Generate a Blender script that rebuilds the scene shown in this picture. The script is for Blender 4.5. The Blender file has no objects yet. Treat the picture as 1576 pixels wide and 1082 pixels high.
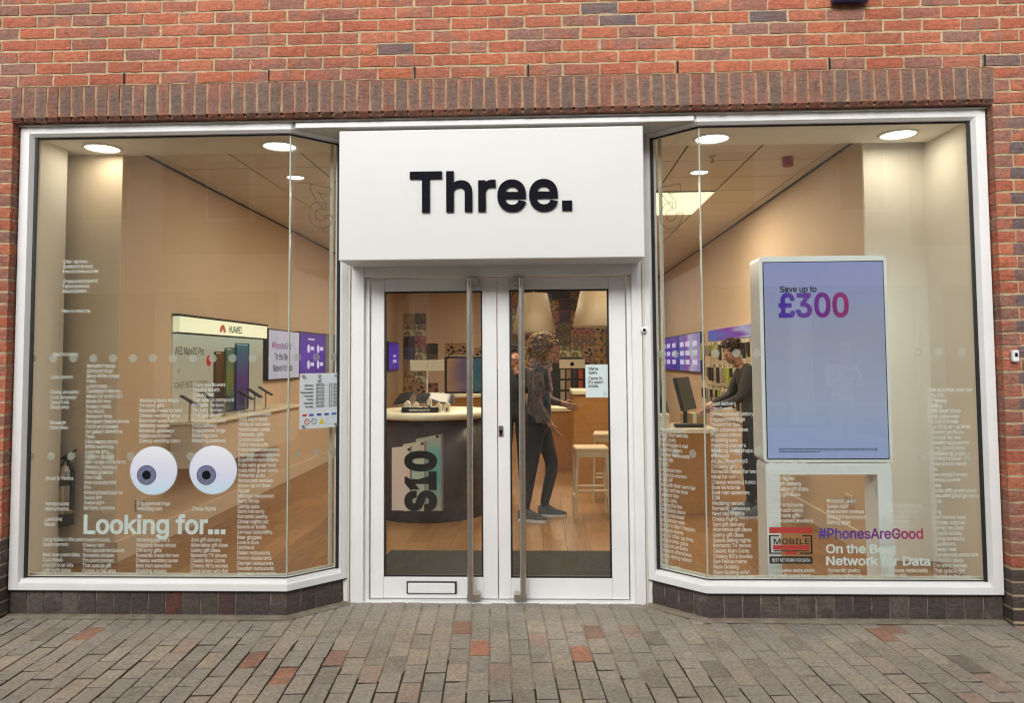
import bpy, bmesh, math, random, os
from mathutils import Vector, Matrix
from mathutils.geometry import delaunay_2d_cdt
random.seed(7)
rnd = random.Random(11)
S = bpy.context.scene
COL = S.collection

# ------------------------------------------------------------------ camera
FPX, PW, PH = 1180.0, 1576.0, 1082.0
YAW, PITCH, ROLL = 0.03853, 0.05320, 0.00674
CAM = Vector((0.0, -4.614, 1.55))
CYO = -50.24
RM = Matrix.Rotation(YAW, 3, 'Z') @ Matrix.Rotation(PITCH, 3, 'X') @ Matrix.Rotation(ROLL, 3, 'Y')
cam = bpy.data.cameras.new('camera')
camo = bpy.data.objects.new('camera', cam)
COL.objects.link(camo)
cam.sensor_fit = 'HORIZONTAL'
cam.sensor_width = 36.0
cam.lens = FPX / PW * 36.0
cam.shift_y = CYO / PW
cam.clip_start, cam.clip_end = 0.05, 400
rx, up, fw = RM @ Vector((1, 0, 0)), RM @ Vector((0, 0, 1)), RM @ Vector((0, 1, 0))
camo.matrix_world = Matrix(((rx.x, up.x, -fw.x, CAM.x), (rx.y, up.y, -fw.y, CAM.y), (rx.z, up.z, -fw.z, CAM.z), (0, 0, 0, 1)))
S.camera = camo

def ray(px, py):
    return RM @ Vector(((px - PW / 2) / FPX, 1.0, -(py - PH / 2 - CYO) / FPX))
def at(px, py, Y):              # the point of the upright plane y = Y seen there in the photograph
    d = ray(px, py)
    return CAM + d * ((Y - CAM.y) / d.y)
def atX(px, py, X):
    d = ray(px, py)
    return CAM + d * ((X - CAM.x) / d.x)
def project(p):
    q = RM.transposed() @ (Vector(p) - CAM)
    return (PW / 2 + FPX * q.x / q.y, PH / 2 + CYO - FPX * q.z / q.y) if q.y > 0.05 else (-9999, -9999)

# ------------------------------------------------------------------ sky, sun, exposure
SUN_EL, SUN_AZ = math.radians(28), math.radians(192)
world = bpy.data.worlds.new('World')
S.world = world
world.use_nodes = True
wn, wl = world.node_tree.nodes, world.node_tree.links
sky = wn.new('ShaderNodeTexSky')
sky.sky_type = 'NISHITA'
sky.sun_disc = False
sky.sun_elevation = SUN_EL
sky.sun_rotation = SUN_AZ
sky.dust_density = 4.0
hsv = wn.new('ShaderNodeHueSaturation')
hsv.inputs['Saturation'].default_value = 0.08
wl.new(sky.outputs[0], hsv.inputs['Color'])
wl.new(hsv.outputs[0], wn['Background'].inputs['Color'])
wn['Background'].inputs['Strength'].default_value = 0.15
sun = bpy.data.lights.new('sun', 'SUN')
sun.energy = 1.35
sun.angle = math.radians(40)
sun.color = (1.0, 0.97, 0.92)
suno = bpy.data.objects.new('sun', sun)
COL.objects.link(suno)
sd = Vector((math.sin(SUN_AZ) * math.cos(SUN_EL), math.cos(SUN_AZ) * math.cos(SUN_EL), math.sin(SUN_EL)))
suno.rotation_euler = sd.to_track_quat('Z', 'Y').to_euler()
suno.location = (0, -6, 12)
S.view_settings.view_transform = 'Standard'
S.view_settings.look = 'None'
S.view_settings.gamma = 1.0
S.view_settings.exposure = 0.45
S.cycles.use_denoising = True
S.cycles.filter_width = 1.2
S.cycles.use_adaptive_sampling = True
S.cycles.adaptive_threshold = 0.015
S.cycles.max_bounces = 6
S.cycles.diffuse_bounces = 3
S.cycles.glossy_bounces = 2
S.cycles.transmission_bounces = 4
S.cycles.transparent_max_bounces = 18
S.cycles.caustics_reflective = False
S.cycles.caustics_refractive = False
S.cycles.sample_clamp_indirect = 6.0

# ------------------------------------------------------------------ materials
def new_mat(name):
    m = bpy.data.materials.new(name)
    m.use_nodes = True
    nt = m.node_tree
    return m, nt.nodes, nt.links, nt.nodes['Principled BSDF']

def mat(name, col, rough=0.6, metal=0.0, var=0.06, scale=8.0, bump=0.0, bscale=60.0, spec=0.5, emit=None, estr=0.0, coat=0.0):
    m, n, l, b = new_mat(name)
    b.inputs['Roughness'].default_value = rough
    b.inputs['Metallic'].default_value = metal
    b.inputs['Specular IOR Level'].default_value = spec
    b.inputs['Coat Weight'].default_value = coat
    tc = n.new('ShaderNodeTexCoord')
    if var > 0:
        nz = n.new('ShaderNodeTexNoise')
        nz.inputs['Scale'].default_value = scale
        nz.inputs['Detail'].default_value = 4
        l.new(tc.outputs['Object'], nz.inputs['Vector'])
        mr = n.new('ShaderNodeMapRange')
        mr.inputs['From Min'].default_value, mr.inputs['From Max'].default_value = 0.25, 0.75
        mr.inputs['To Min'].default_value, mr.inputs['To Max'].default_value = 1 - var, 1 + var
        l.new(nz.outputs['Fac'], mr.inputs['Value'])
        mx = n.new('ShaderNodeVectorMath')
        mx.operation = 'SCALE'
        mx.inputs[0].default_value = col[:3]
        l.new(mr.outputs[0], mx.inputs['Scale'])
        l.new(mx.outputs[0], b.inputs['Base Color'])
    else:
        b.inputs['Base Color'].default_value = (*col[:3], 1)
    if bump > 0:
        nb = n.new('ShaderNodeTexNoise')
        nb.inputs['Scale'].default_value = bscale
        nb.inputs['Detail'].default_value = 5
        l.new(tc.outputs['Object'], nb.inputs['Vector'])
        bp = n.new('ShaderNodeBump')
        bp.inputs['Strength'].default_value = bump
        bp.inputs['Distance'].default_value = 0.01
        l.new(nb.outputs['Fac'], bp.inputs['Height'])
        l.new(bp.outputs[0], b.inputs['Normal'])
    if emit:
        b.inputs['Emission Color'].default_value = (*emit, 1)
        b.inputs['Emission Strength'].default_value = estr
    return m

def ramp(n, stops, mode='LINEAR'):
    r = n.new('ShaderNodeValToRGB')
    r.color_ramp.interpolation = mode
    e = r.color_ramp.elements
    while len(e) < len(stops):
        e.new(0.5)
    for k, (p, c) in enumerate(stops):
        e[k].position = p
        e[k].color = (*c, 1)
    return r

def glass_mat(name, tint=(0.95, 0.97, 0.955), base=0.055):
    m, n, l, b = new_mat(name)
    n.remove(b)
    lw = n.new('ShaderNodeLayerWeight')
    lw.inputs['Blend'].default_value = 0.5
    pw = n.new('ShaderNodeMath'); pw.operation = 'POWER'; pw.inputs[1].default_value = 5.0
    l.new(lw.outputs['Facing'], pw.inputs[0])
    ml = n.new('ShaderNodeMath'); ml.operation = 'MULTIPLY_ADD'
    ml.inputs[1].default_value = 1 - base; ml.inputs[2].default_value = base
    l.new(pw.outputs[0], ml.inputs[0])
    tr = n.new('ShaderNodeBsdfTransparent'); tr.inputs[0].default_value = (*tint, 1)
    gl = n.new('ShaderNodeBsdfGlossy'); gl.inputs['Roughness'].default_value = 0.0
    mx = n.new('ShaderNodeMixShader')
    l.new(ml.outputs[0], mx.inputs[0]); l.new(tr.outputs[0], mx.inputs[1]); l.new(gl.outputs[0], mx.inputs[2])
    # a thin film of dust and wiping smears
    tc = n.new('ShaderNodeTexCoord'); mp = n.new('ShaderNodeMapping'); mp.inputs['Scale'].default_value = (1.2, 1.2, 0.7); mp.inputs['Rotation'].default_value = (0, 0.5, 0)
    l.new(tc.outputs['Object'], mp.inputs[0])
    nz = n.new('ShaderNodeTexNoise'); nz.inputs['Scale'].default_value = 2.5; nz.inputs['Detail'].default_value = 7; nz.inputs['Distortion'].default_value = 1.5
    l.new(mp.outputs[0], nz.inputs['Vector'])
    mr = n.new('ShaderNodeMapRange'); mr.inputs['From Min'].default_value = 0.35; mr.inputs['From Max'].default_value = 0.75
    mr.inputs['To Min'].default_value = 0.001; mr.inputs['To Max'].default_value = 0.013
    l.new(nz.outputs['Fac'], mr.inputs['Value'])
    df = n.new('ShaderNodeBsdfDiffuse'); df.inputs[0].default_value = (0.75, 0.74, 0.70, 1)
    m3 = n.new('ShaderNodeMixShader'); l.new(mr.outputs[0], m3.inputs[0]); l.new(mx.outputs[0], m3.inputs[1]); l.new(df.outputs[0], m3.inputs[2])
    l.new(m3.outputs[0], n['Material Output'].inputs[0])
    return m

def film_mat(name, col, alpha):                                     # translucent vinyl film
    m, n, l, b = new_mat(name)
    b.inputs['Base Color'].default_value = (*col, 1)
    b.inputs['Roughness'].default_value = 0.6
    b.inputs['Alpha'].default_value = alpha
    return m

def screen_mat(name, stops, strength, axis='Y', wob=0.25):
    m, n, l, b = new_mat(name)
    tc = n.new('ShaderNodeTexCoord')
    sp = n.new('ShaderNodeSeparateXYZ')
    l.new(tc.outputs['Generated'], sp.inputs[0])
    nz = n.new('ShaderNodeTexNoise'); nz.inputs['Scale'].default_value = 1.6; nz.inputs['Detail'].default_value = 2
    l.new(tc.outputs['Generated'], nz.inputs['Vector'])
    ad = n.new('ShaderNodeMath'); ad.operation = 'MULTIPLY_ADD'; ad.inputs[1].default_value = wob
    l.new(nz.outputs['Fac'], ad.inputs[0]); l.new(sp.outputs[axis], ad.inputs[2])
    sb = n.new('ShaderNodeMath'); sb.operation = 'SUBTRACT'; sb.inputs[1].default_value = wob * 0.5
    l.new(ad.outputs[0], sb.inputs[0])
    r = ramp(n, stops)
    l.new(sb.outputs[0], r.inputs[0])
    b.inputs['Base Color'].default_value = (0.02, 0.02, 0.025, 1)
    b.inputs['Roughness'].default_value = 0.08
    l.new(r.outputs[0], b.inputs['Emission Color'])
    b.inputs['Emission Strength'].default_value = strength
    return m

def grad_mat(name, stops, axis='X', rough=0.6):
    m, n, l, b = new_mat(name)
    tc = n.new('ShaderNodeTexCoord'); sp = n.new('ShaderNodeSeparateXYZ')
    l.new(tc.outputs['Generated'], sp.inputs[0])
    r = ramp(n, stops); l.new(sp.outputs[axis], r.inputs[0])
    l.new(r.outputs[0], b.inputs['Base Color'])
    b.inputs['Roughness'].default_value = rough
    return m

def brick_mat(name, stops, purple=(0.20, 0.105, 0.095), patch=0.5, kind='wall'):
    m, n, l, b = new_mat(name)
    oi = n.new('ShaderNodeObjectInfo')
    tc = n.new('ShaderNodeTexCoord')
    of = n.new('ShaderNodeVectorMath'); of.operation = 'MULTIPLY_ADD'
    l.new(oi.outputs['Random'], of.inputs[0]); of.inputs[1].default_value = (37, 61, 23)
    l.new(tc.outputs['Object'], of.inputs[2])
    r = ramp(n, stops)
    l.new(oi.outputs['Random'], r.inputs[0])
    nz = n.new('ShaderNodeTexNoise'); nz.inputs['Scale'].default_value = 9; nz.inputs['Detail'].default_value = 5; nz.inputs['Roughness'].default_value = 0.65
    l.new(of.outputs[0], nz.inputs['Vector'])
    # patches of another firing colour, more of it on some bricks
    h = n.new('ShaderNodeMath'); h.operation = 'MULTIPLY'; h.inputs[1].default_value = 7.31
    l.new(oi.outputs['Random'], h.inputs[0])
    fr = n.new('ShaderNodeMath'); fr.operation = 'FRACT'; l.new(h.outputs[0], fr.inputs[0])
    ad = n.new('ShaderNodeMath'); ad.operation = 'MULTIPLY_ADD'; ad.inputs[1].default_value = 0.45
    l.new(fr.outputs[0], ad.inputs[0]); l.new(nz.outputs['Fac'], ad.inputs[2])
    if kind == 'soldier':
        sp = n.new('ShaderNodeSeparateXYZ'); l.new(tc.outputs['Generated'], sp.inputs[0])
        def cen(o, k):
            a = n.new('ShaderNodeMath'); a.operation = 'SUBTRACT'; a.inputs[1].default_value = 0.5; l.new(o, a.inputs[0])
            c = n.new('ShaderNodeMath'); c.operation = 'ABSOLUTE'; l.new(a.outputs[0], c.inputs[0])
            d = n.new('ShaderNodeMath'); d.operation = 'POWER'; d.inputs[1].default_value = k; l.new(c.outputs[0], d.inputs[0])
            return d.outputs[0]
        s1 = n.new('ShaderNodeMath'); s1.operation = 'ADD'
        l.new(cen(sp.outputs['X'], 2.0), s1.inputs[0]); l.new(cen(sp.outputs['Z'], 3.0), s1.inputs[1])
        inv = n.new('ShaderNodeMath'); inv.operation = 'MULTIPLY_ADD'; inv.inputs[1].default_value = -2.6
        l.new(s1.outputs[0], inv.inputs[0]); l.new(ad.outputs[0], inv.inputs[2])
        src = inv.outputs[0]
    else:
        src = ad.outputs[0]
    st = n.new('ShaderNodeMapRange'); st.interpolation_type = 'SMOOTHSTEP'
    st.inputs['From Min'].default_value = 1.0 - patch; st.inputs['From Max'].default_value = 1.2 - patch
    st.inputs['To Max'].default_value = 0.8
    l.new(src, st.inputs['Value'])
    mx = n.new('ShaderNodeMix'); mx.data_type = 'RGBA'
    l.new(st.outputs[0], mx.inputs['Factor']); l.new(r.outputs[0], mx.inputs[6]); mx.inputs[7].default_value = (*purple, 1)
    # fine speckle
    n2 = n.new('ShaderNodeTexNoise'); n2.inputs['Scale'].default_value = 55; n2.inputs['Detail'].default_value = 6
    l.new(of.outputs[0], n2.inputs['Vector'])
    m2 = n.new('ShaderNodeMapRange'); m2.inputs['From Min'].default_value = 0.3; m2.inputs['From Max'].default_value = 0.7
    m2.inputs['To Min'].default_value = 0.74; m2.inputs['To Max'].default_value = 1.2
    l.new(n2.outputs['Fac'], m2.inputs['Value'])
    sc = n.new('ShaderNodeVectorMath'); sc.operation = 'SCALE'
    l.new(mx.outputs[2], sc.inputs[0]); l.new(m2.outputs[0], sc.inputs['Scale'])
    ge = n.new('ShaderNodeNewGeometry')                           # broad weather staining that runs across the pieces
    n4 = n.new('ShaderNodeTexNoise'); n4.inputs['Scale'].default_value = 1.7; n4.inputs['Detail'].default_value = 6; n4.inputs['Roughness'].default_value = 0.6
    l.new(ge.outputs['Position'], n4.inputs['Vector'])
    m4 = n.new('ShaderNodeMapRange'); m4.inputs['From Min'].default_value = 0.3; m4.inputs['From Max'].default_value = 0.7
    m4.inputs['To Min'].default_value = 0.80; m4.inputs['To Max'].default_value = 1.14
    l.new(n4.outputs['Fac'], m4.inputs['Value'])
    s4 = n.new('ShaderNodeVectorMath'); s4.operation = 'SCALE'
    l.new(sc.outputs[0], s4.inputs[0]); l.new(m4.outputs[0], s4.inputs['Scale'])
    l.new(s4.outputs[0], b.inputs['Base Color'])
    b.inputs['Roughness'].default_value = 0.85
    b.inputs['Specular IOR Level'].default_value = 0.25
    # creases of a hand-thrown face
    mp = n.new('ShaderNodeMapping'); mp.inputs['Scale'].default_value = (14, 14, 45) if kind != 'paver' else (18, 18, 18)
    mp.inputs['Rotation'].default_value = (0, 0.25, 0)
    l.new(of.outputs[0], mp.inputs[0])
    n3 = n.new('ShaderNodeTexNoise'); n3.inputs['Scale'].default_value = 1.0; n3.inputs['Detail'].default_value = 6; n3.inputs['Distortion'].default_value = 0.8
    l.new(mp.outputs[0], n3.inputs['Vector'])
    bp = n.new('ShaderNodeBump'); bp.inputs['Strength'].default_value = 0.7; bp.inputs['Distance'].default_value = 0.012 if kind != 'paver' else 0.005
    l.new(n3.outputs['Fac'], bp.inputs['Height']); l.new(bp.outputs[0], b.inputs['Normal'])
    return m

M = {}
M['brick'] = brick_mat('red_brick', [(0, (0.42, 0.135, 0.072)), (0.3, (0.37, 0.115, 0.068)), (0.55, (0.44, 0.155, 0.085)), (0.8, (0.35, 0.125, 0.080)), (0.95, (0.29, 0.13, 0.095)), (1, (0.25, 0.13, 0.10))], purple=(0.25, 0.14, 0.11), patch=0.24)
M['soldier'] = brick_mat('soldier_brick', [(0, (0.25, 0.10, 0.07)), (0.5, (0.29, 0.125, 0.085)), (1, (0.22, 0.115, 0.085))], purple=(0.15, 0.118, 0.098), patch=0.62, kind='soldier')
M['dark_brick'] = brick_mat('dark_brick', [(0, (0.069, 0.057, 0.051)), (0.5, (0.097, 0.075, 0.065)), (1, (0.080, 0.062, 0.057))], purple=(0.138, 0.114, 0.098), patch=0.25)
M['grey_brick'] = brick_mat('grey_brick', [(0, (0.16, 0.10, 0.09)), (1, (0.21, 0.13, 0.115))], purple=(0.14, 0.11, 0.11), patch=0.4)
M['paver'] = brick_mat('paver', [(0, (0.232, 0.202, 0.165)), (0.2, (0.370, 0.317, 0.248)), (0.35, (0.282, 0.260, 0.224)), (0.5, (0.403, 0.342, 0.265)), (0.65, (0.267, 0.241, 0.198)), (0.8, (0.412, 0.335, 0.248)), (0.93, (0.326, 0.281, 0.232)), (1, (0.370, 0.257, 0.198))], purple=(0.326, 0.291, 0.248), patch=0.35, kind='paver')
M['paver_red'] = brick_mat('red_paver', [(0, (0.30, 0.19, 0.14)), (1, (0.42, 0.20, 0.13))], purple=(0.22, 0.15, 0.12), patch=0.3, kind='paver')
M['mortar'] = mat('mortar', (0.46, 0.355, 0.225), 0.95, var=0.22, scale=25, bump=0.6, bscale=120, spec=0.1)
M['mortar_brown'] = mat('mortar_brown', (0.33, 0.25, 0.165), 0.95, var=0.3, scale=20, bump=0.6, bscale=120, spec=0.1)
M['mortar_dark'] = mat('mortar_grey', (0.27, 0.225, 0.17), 0.95, var=0.3, scale=14, bump=0.6, bscale=120, spec=0.1)
M['paver_side'] = mat('paver_side_dirt', (0.075, 0.063, 0.05), 0.95, var=0.5, scale=5, spec=0.1)
M['pointing'] = mat('paving_pointing', (0.30, 0.255, 0.19), 0.95, var=0.45, scale=7, bump=0.6, bscale=150, spec=0.1)
M['joint'] = mat('sand_joint', (0.115, 0.095, 0.07), 0.95, var=0.75, scale=2.2, bump=0.6, bscale=150, spec=0.1)
M['slot'] = mat('weep_slot', (0.01, 0.01, 0.01), 0.9, var=0)
M['alu'] = mat('white_aluminium', (0.83, 0.835, 0.83), 0.38, var=0.05, scale=4, spec=0.5)
M['fascia'] = mat('fascia_white', (0.66, 0.665, 0.645), 0.42, var=0.02, scale=1.5, spec=0.45)
M['cream_trim'] = mat('cream_trim', (0.62, 0.59, 0.50), 0.5, var=0.08, scale=6)
M['soffit_out'] = mat('soffit_panel', (0.66, 0.65, 0.61), 0.55, var=0.04)
M['gasket'] = mat('black_gasket', (0.012, 0.012, 0.012), 0.55, var=0)
M['steel'] = mat('brushed_steel', (0.56, 0.52, 0.46), 0.32, metal=1.0, var=0.1, scale=30)
M['sign_black'] = mat('sign_letter_black', (0.004, 0.004, 0.009), 0.6, var=0, spec=0.08)
M['glass'] = glass_mat('window_glass')
M['glass_edge'] = mat('glass_edge', (0.42, 0.47, 0.40), 0.2, var=0.05)
M['vinyl'] = film_mat('white_vinyl', (0.88, 0.88, 0.86), 1.0)
M['vinyl_big'] = film_mat('pale_vinyl', (0.80, 0.87, 0.87), 1.0)
M['dot'] = film_mat('frosted_dot', (0.62, 0.63, 0.57), 0.50)
M['etch'] = film_mat('etched_outline', (0.10, 0.08, 0.06), 0.45)
M['white_paint'] = mat('interior_white', (0.84, 0.81, 0.74), 0.75, var=0.03, scale=2)
M['tan_wall'] = mat('interior_tan', (0.64, 0.49, 0.35), 0.7, var=0.03, scale=2)
M['ceil_tile'] = mat('ceiling_tile', (0.74, 0.68, 0.58), 0.9, var=0.05, scale=30, bump=0.2, bscale=200)
M['dark_gap'] = mat('shadow_gap', (0.03, 0.025, 0.02), 0.9, var=0)
M['skirt'] = mat('skirting_board', (0.66, 0.54, 0.42), 0.5, var=0.03)
M['white_gloss'] = mat('white_gloss', (0.82, 0.83, 0.82), 0.25, var=0.01)
M['cream'] = mat('cream_laminate', (0.80, 0.72, 0.55), 0.4, var=0.03)
M['black'] = mat('black_plastic', (0.015, 0.015, 0.017), 0.35, var=0)
M['drum'] = mat('dark_glossy_drum', (0.04, 0.03, 0.03), 0.3, var=0.05)
M['mat'] = mat('door_mat', (0.055, 0.055, 0.05), 0.95, var=0.25, scale=60, bump=0.5, bscale=300, spec=0.1)
M['red'] = mat('alarm_red', (0.35, 0.02, 0.015), 0.4, var=0.05)
M['grey'] = mat('mid_grey', (0.3, 0.3, 0.3), 0.5)
M['blue_sign'] = mat('blue_sign', (0.02, 0.025, 0.11), 0.4, var=0.05)
M['paper'] = mat('poster_paper', (0.62, 0.72, 0.72), 0.6, var=0.02)
M['plate'] = mat('white_acrylic', (0.75, 0.80, 0.84), 0.2, var=0.02)
M['ink'] = mat('black_ink', (0.008, 0.008, 0.010), 0.7, var=0, spec=0.1)
M['eye_white'] = grad_mat('eyeball_print', [(0, (0.50, 0.72, 0.82)), (0.35, (0.66, 0.68, 0.84)), (0.75, (0.74, 0.75, 0.84)), (1, (0.80, 0.84, 0.86))], 'Z')
M['purple_text'] = grad_mat('purple_magenta_ink', [(0, (0.06, 0.03, 0.42)), (0.4, (0.13, 0.02, 0.30)), (0.75, (0.30, 0.01, 0.22)), (1, (0.55, 0.015, 0.12))], 'X')
M['logo_red'] = mat('logo_red', (0.62, 0.03, 0.025), 0.5, var=0)
M['skin'] = mat('skin', (0.50, 0.27, 0.19), 0.55, var=0.06, scale=12)
M['denim'] = mat('denim_blue', (0.05, 0.07, 0.115), 0.85, var=0.35, scale=22, bump=0.3)
M['plaid'] = mat('grey_scarf', (0.16, 0.13, 0.14), 0.85, var=0.5, scale=16)
M['dark_coat'] = mat('dark_coat', (0.02, 0.022, 0.026), 0.8, var=0.3, scale=14)
M['jeans'] = mat('dark_jeans', (0.018, 0.021, 0.032), 0.85, var=0.3, scale=18)
M['grey_jacket'] = mat('charcoal_jacket', (0.05, 0.042, 0.036), 0.8, var=0.3, scale=14)
M['shoe'] = mat('grey_trainer', (0.07, 0.075, 0.085), 0.7, var=0.2)
M['shoe_sole'] = mat('white_sole', (0.6, 0.6, 0.58), 0.6)
M['hair_fair'] = mat('fair_curly_hair', (0.33, 0.225, 0.13), 0.7, var=0.25, scale=60, bump=0.8, bscale=90)
M['hair_dark'] = mat('dark_hair', (0.02, 0.012, 0.008), 0.5, var=0.3, scale=30, bump=0.5, bscale=90)
M['hair_brown'] = mat('brown_hair', (0.06, 0.026, 0.014), 0.55, var=0.35, scale=30, bump=0.5, bscale=90)
M['ext_body'] = mat('extinguisher_steel', (0.45, 0.42, 0.36), 0.25, metal=1.0, var=0.1)
M['leaf'] = mat('leaf_green', (0.045, 0.085, 0.03), 0.6, var=0.4, scale=9)
M['bench_wood'] = mat('bench_wood', (0.12, 0.055, 0.03), 0.6, var=0.3, scale=12)
M['render_cream'] = mat('pale_render', (0.70, 0.68, 0.62), 0.85, var=0.08, scale=2)
M['far_brick'] = mat('opposite_brick', (0.30, 0.22, 0.17), 0.9, var=0.2, scale=9)
M['far_glass'] = mat('opposite_glass', (0.03, 0.035, 0.04), 0.08, var=0)
M['tarmac'] = mat('ground_base', (0.12, 0.105, 0.09), 0.95, var=0.2)

def wood_mat(name, c1, c2, rough=0.38):
    m, n, l, b = new_mat(name)
    oi = n.new('ShaderNodeObjectInfo'); tc = n.new('ShaderNodeTexCoord')
    of = n.new('ShaderNodeVectorMath'); of.operation = 'MULTIPLY_ADD'; of.inputs[1].default_value = (31, 17, 5)
    l.new(oi.outputs['Random'], of.inputs[0]); l.new(tc.outputs['Object'], of.inputs[2])
    mp = n.new('ShaderNodeMapping'); mp.inputs['Scale'].default_value = (16, 1.6, 16)
    l.new(of.outputs[0], mp.inputs[0])
    nz = n.new('ShaderNodeTexNoise'); nz.inputs['Scale'].default_value = 1.5; nz.inputs['Detail'].default_value = 6; nz.inputs['Distortion'].default_value = 1.2
    l.new(mp.outputs[0], nz.inputs['Vector'])
    ad = n.new('ShaderNodeMath'); ad.operation = 'MULTIPLY_ADD'; ad.inputs[1].default_value = 0.35
    l.new(oi.outputs['Random'], ad.inputs[0]); l.new(nz.outputs['Fac'], ad.inputs[2])
    r = ramp(n, [(0.35, c1), (0.95, c2)]); l.new(ad.outputs[0], r.inputs[0])
    l.new(r.outputs[0], b.inputs['Base Color']); b.inputs['Roughness'].default_value = rough
    return m
M['plank'] = wood_mat('oak_floor', (0.19, 0.085, 0.024), (0.36, 0.18, 0.06))
M['wood'] = wood_mat('oak_veneer', (0.33, 0.15, 0.035), (0.46, 0.22, 0.06), 0.45)
M['stool_wood'] = mat('pale_stool', (0.66, 0.50, 0.32), 0.5, var=0.06)
def lamp_mat(name, col, s):
    m, n, l, b = new_mat(name)
    b.inputs['Base Color'].default_value = (0.8, 0.8, 0.8, 1)
    b.inputs['Emission Color'].default_value = (*col, 1); b.inputs['Emission Strength'].default_value = s
    return m
WARM = (1.0, 0.83, 0.63)
M['lamp'] = lamp_mat('lit_diffuser', (1.0, 0.93, 0.78), 6.0)
M['panel_lamp'] = lamp_mat('lit_panel', (1.0, 0.86, 0.52), 1.0)
M['shade'] = lamp_mat('lampshade_cream', (1.0, 0.78, 0.48), 0.0)
M['shade'].node_tree.nodes['Principled BSDF'].inputs['Base Color'].default_value = (0.27, 0.205, 0.13, 1)
M['lightbox'] = lamp_mat('lightbox_panel', (0.80, 0.86, 0.52), 0.45)
M['lightbox2'] = screen_mat('display_back', [(0, (0.66, 0.52, 0.33)), (0.7, (0.66, 0.56, 0.38)), (1, (0.72, 0.76, 0.55))], 0.42, 'Z', 0.0)

# ------------------------------------------------------------------ object helpers
def tag(o, label=None, cat=None, group=None, kind=None):
    if label: o['label'] = label
    if cat: o['category'] = cat
    if group: o['group'] = group
    if kind: o['kind'] = kind
    return o
def empty(name, loc, label=None, cat=None, group=None, rz=0.0, kind=None):
    o = bpy.data.objects.new(name, None)
    COL.objects.link(o)
    o.location = loc
    o.rotation_euler = (0, 0, rz)
    o.empty_display_size = 0.05
    return tag(o, label, cat, group, kind)

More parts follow.
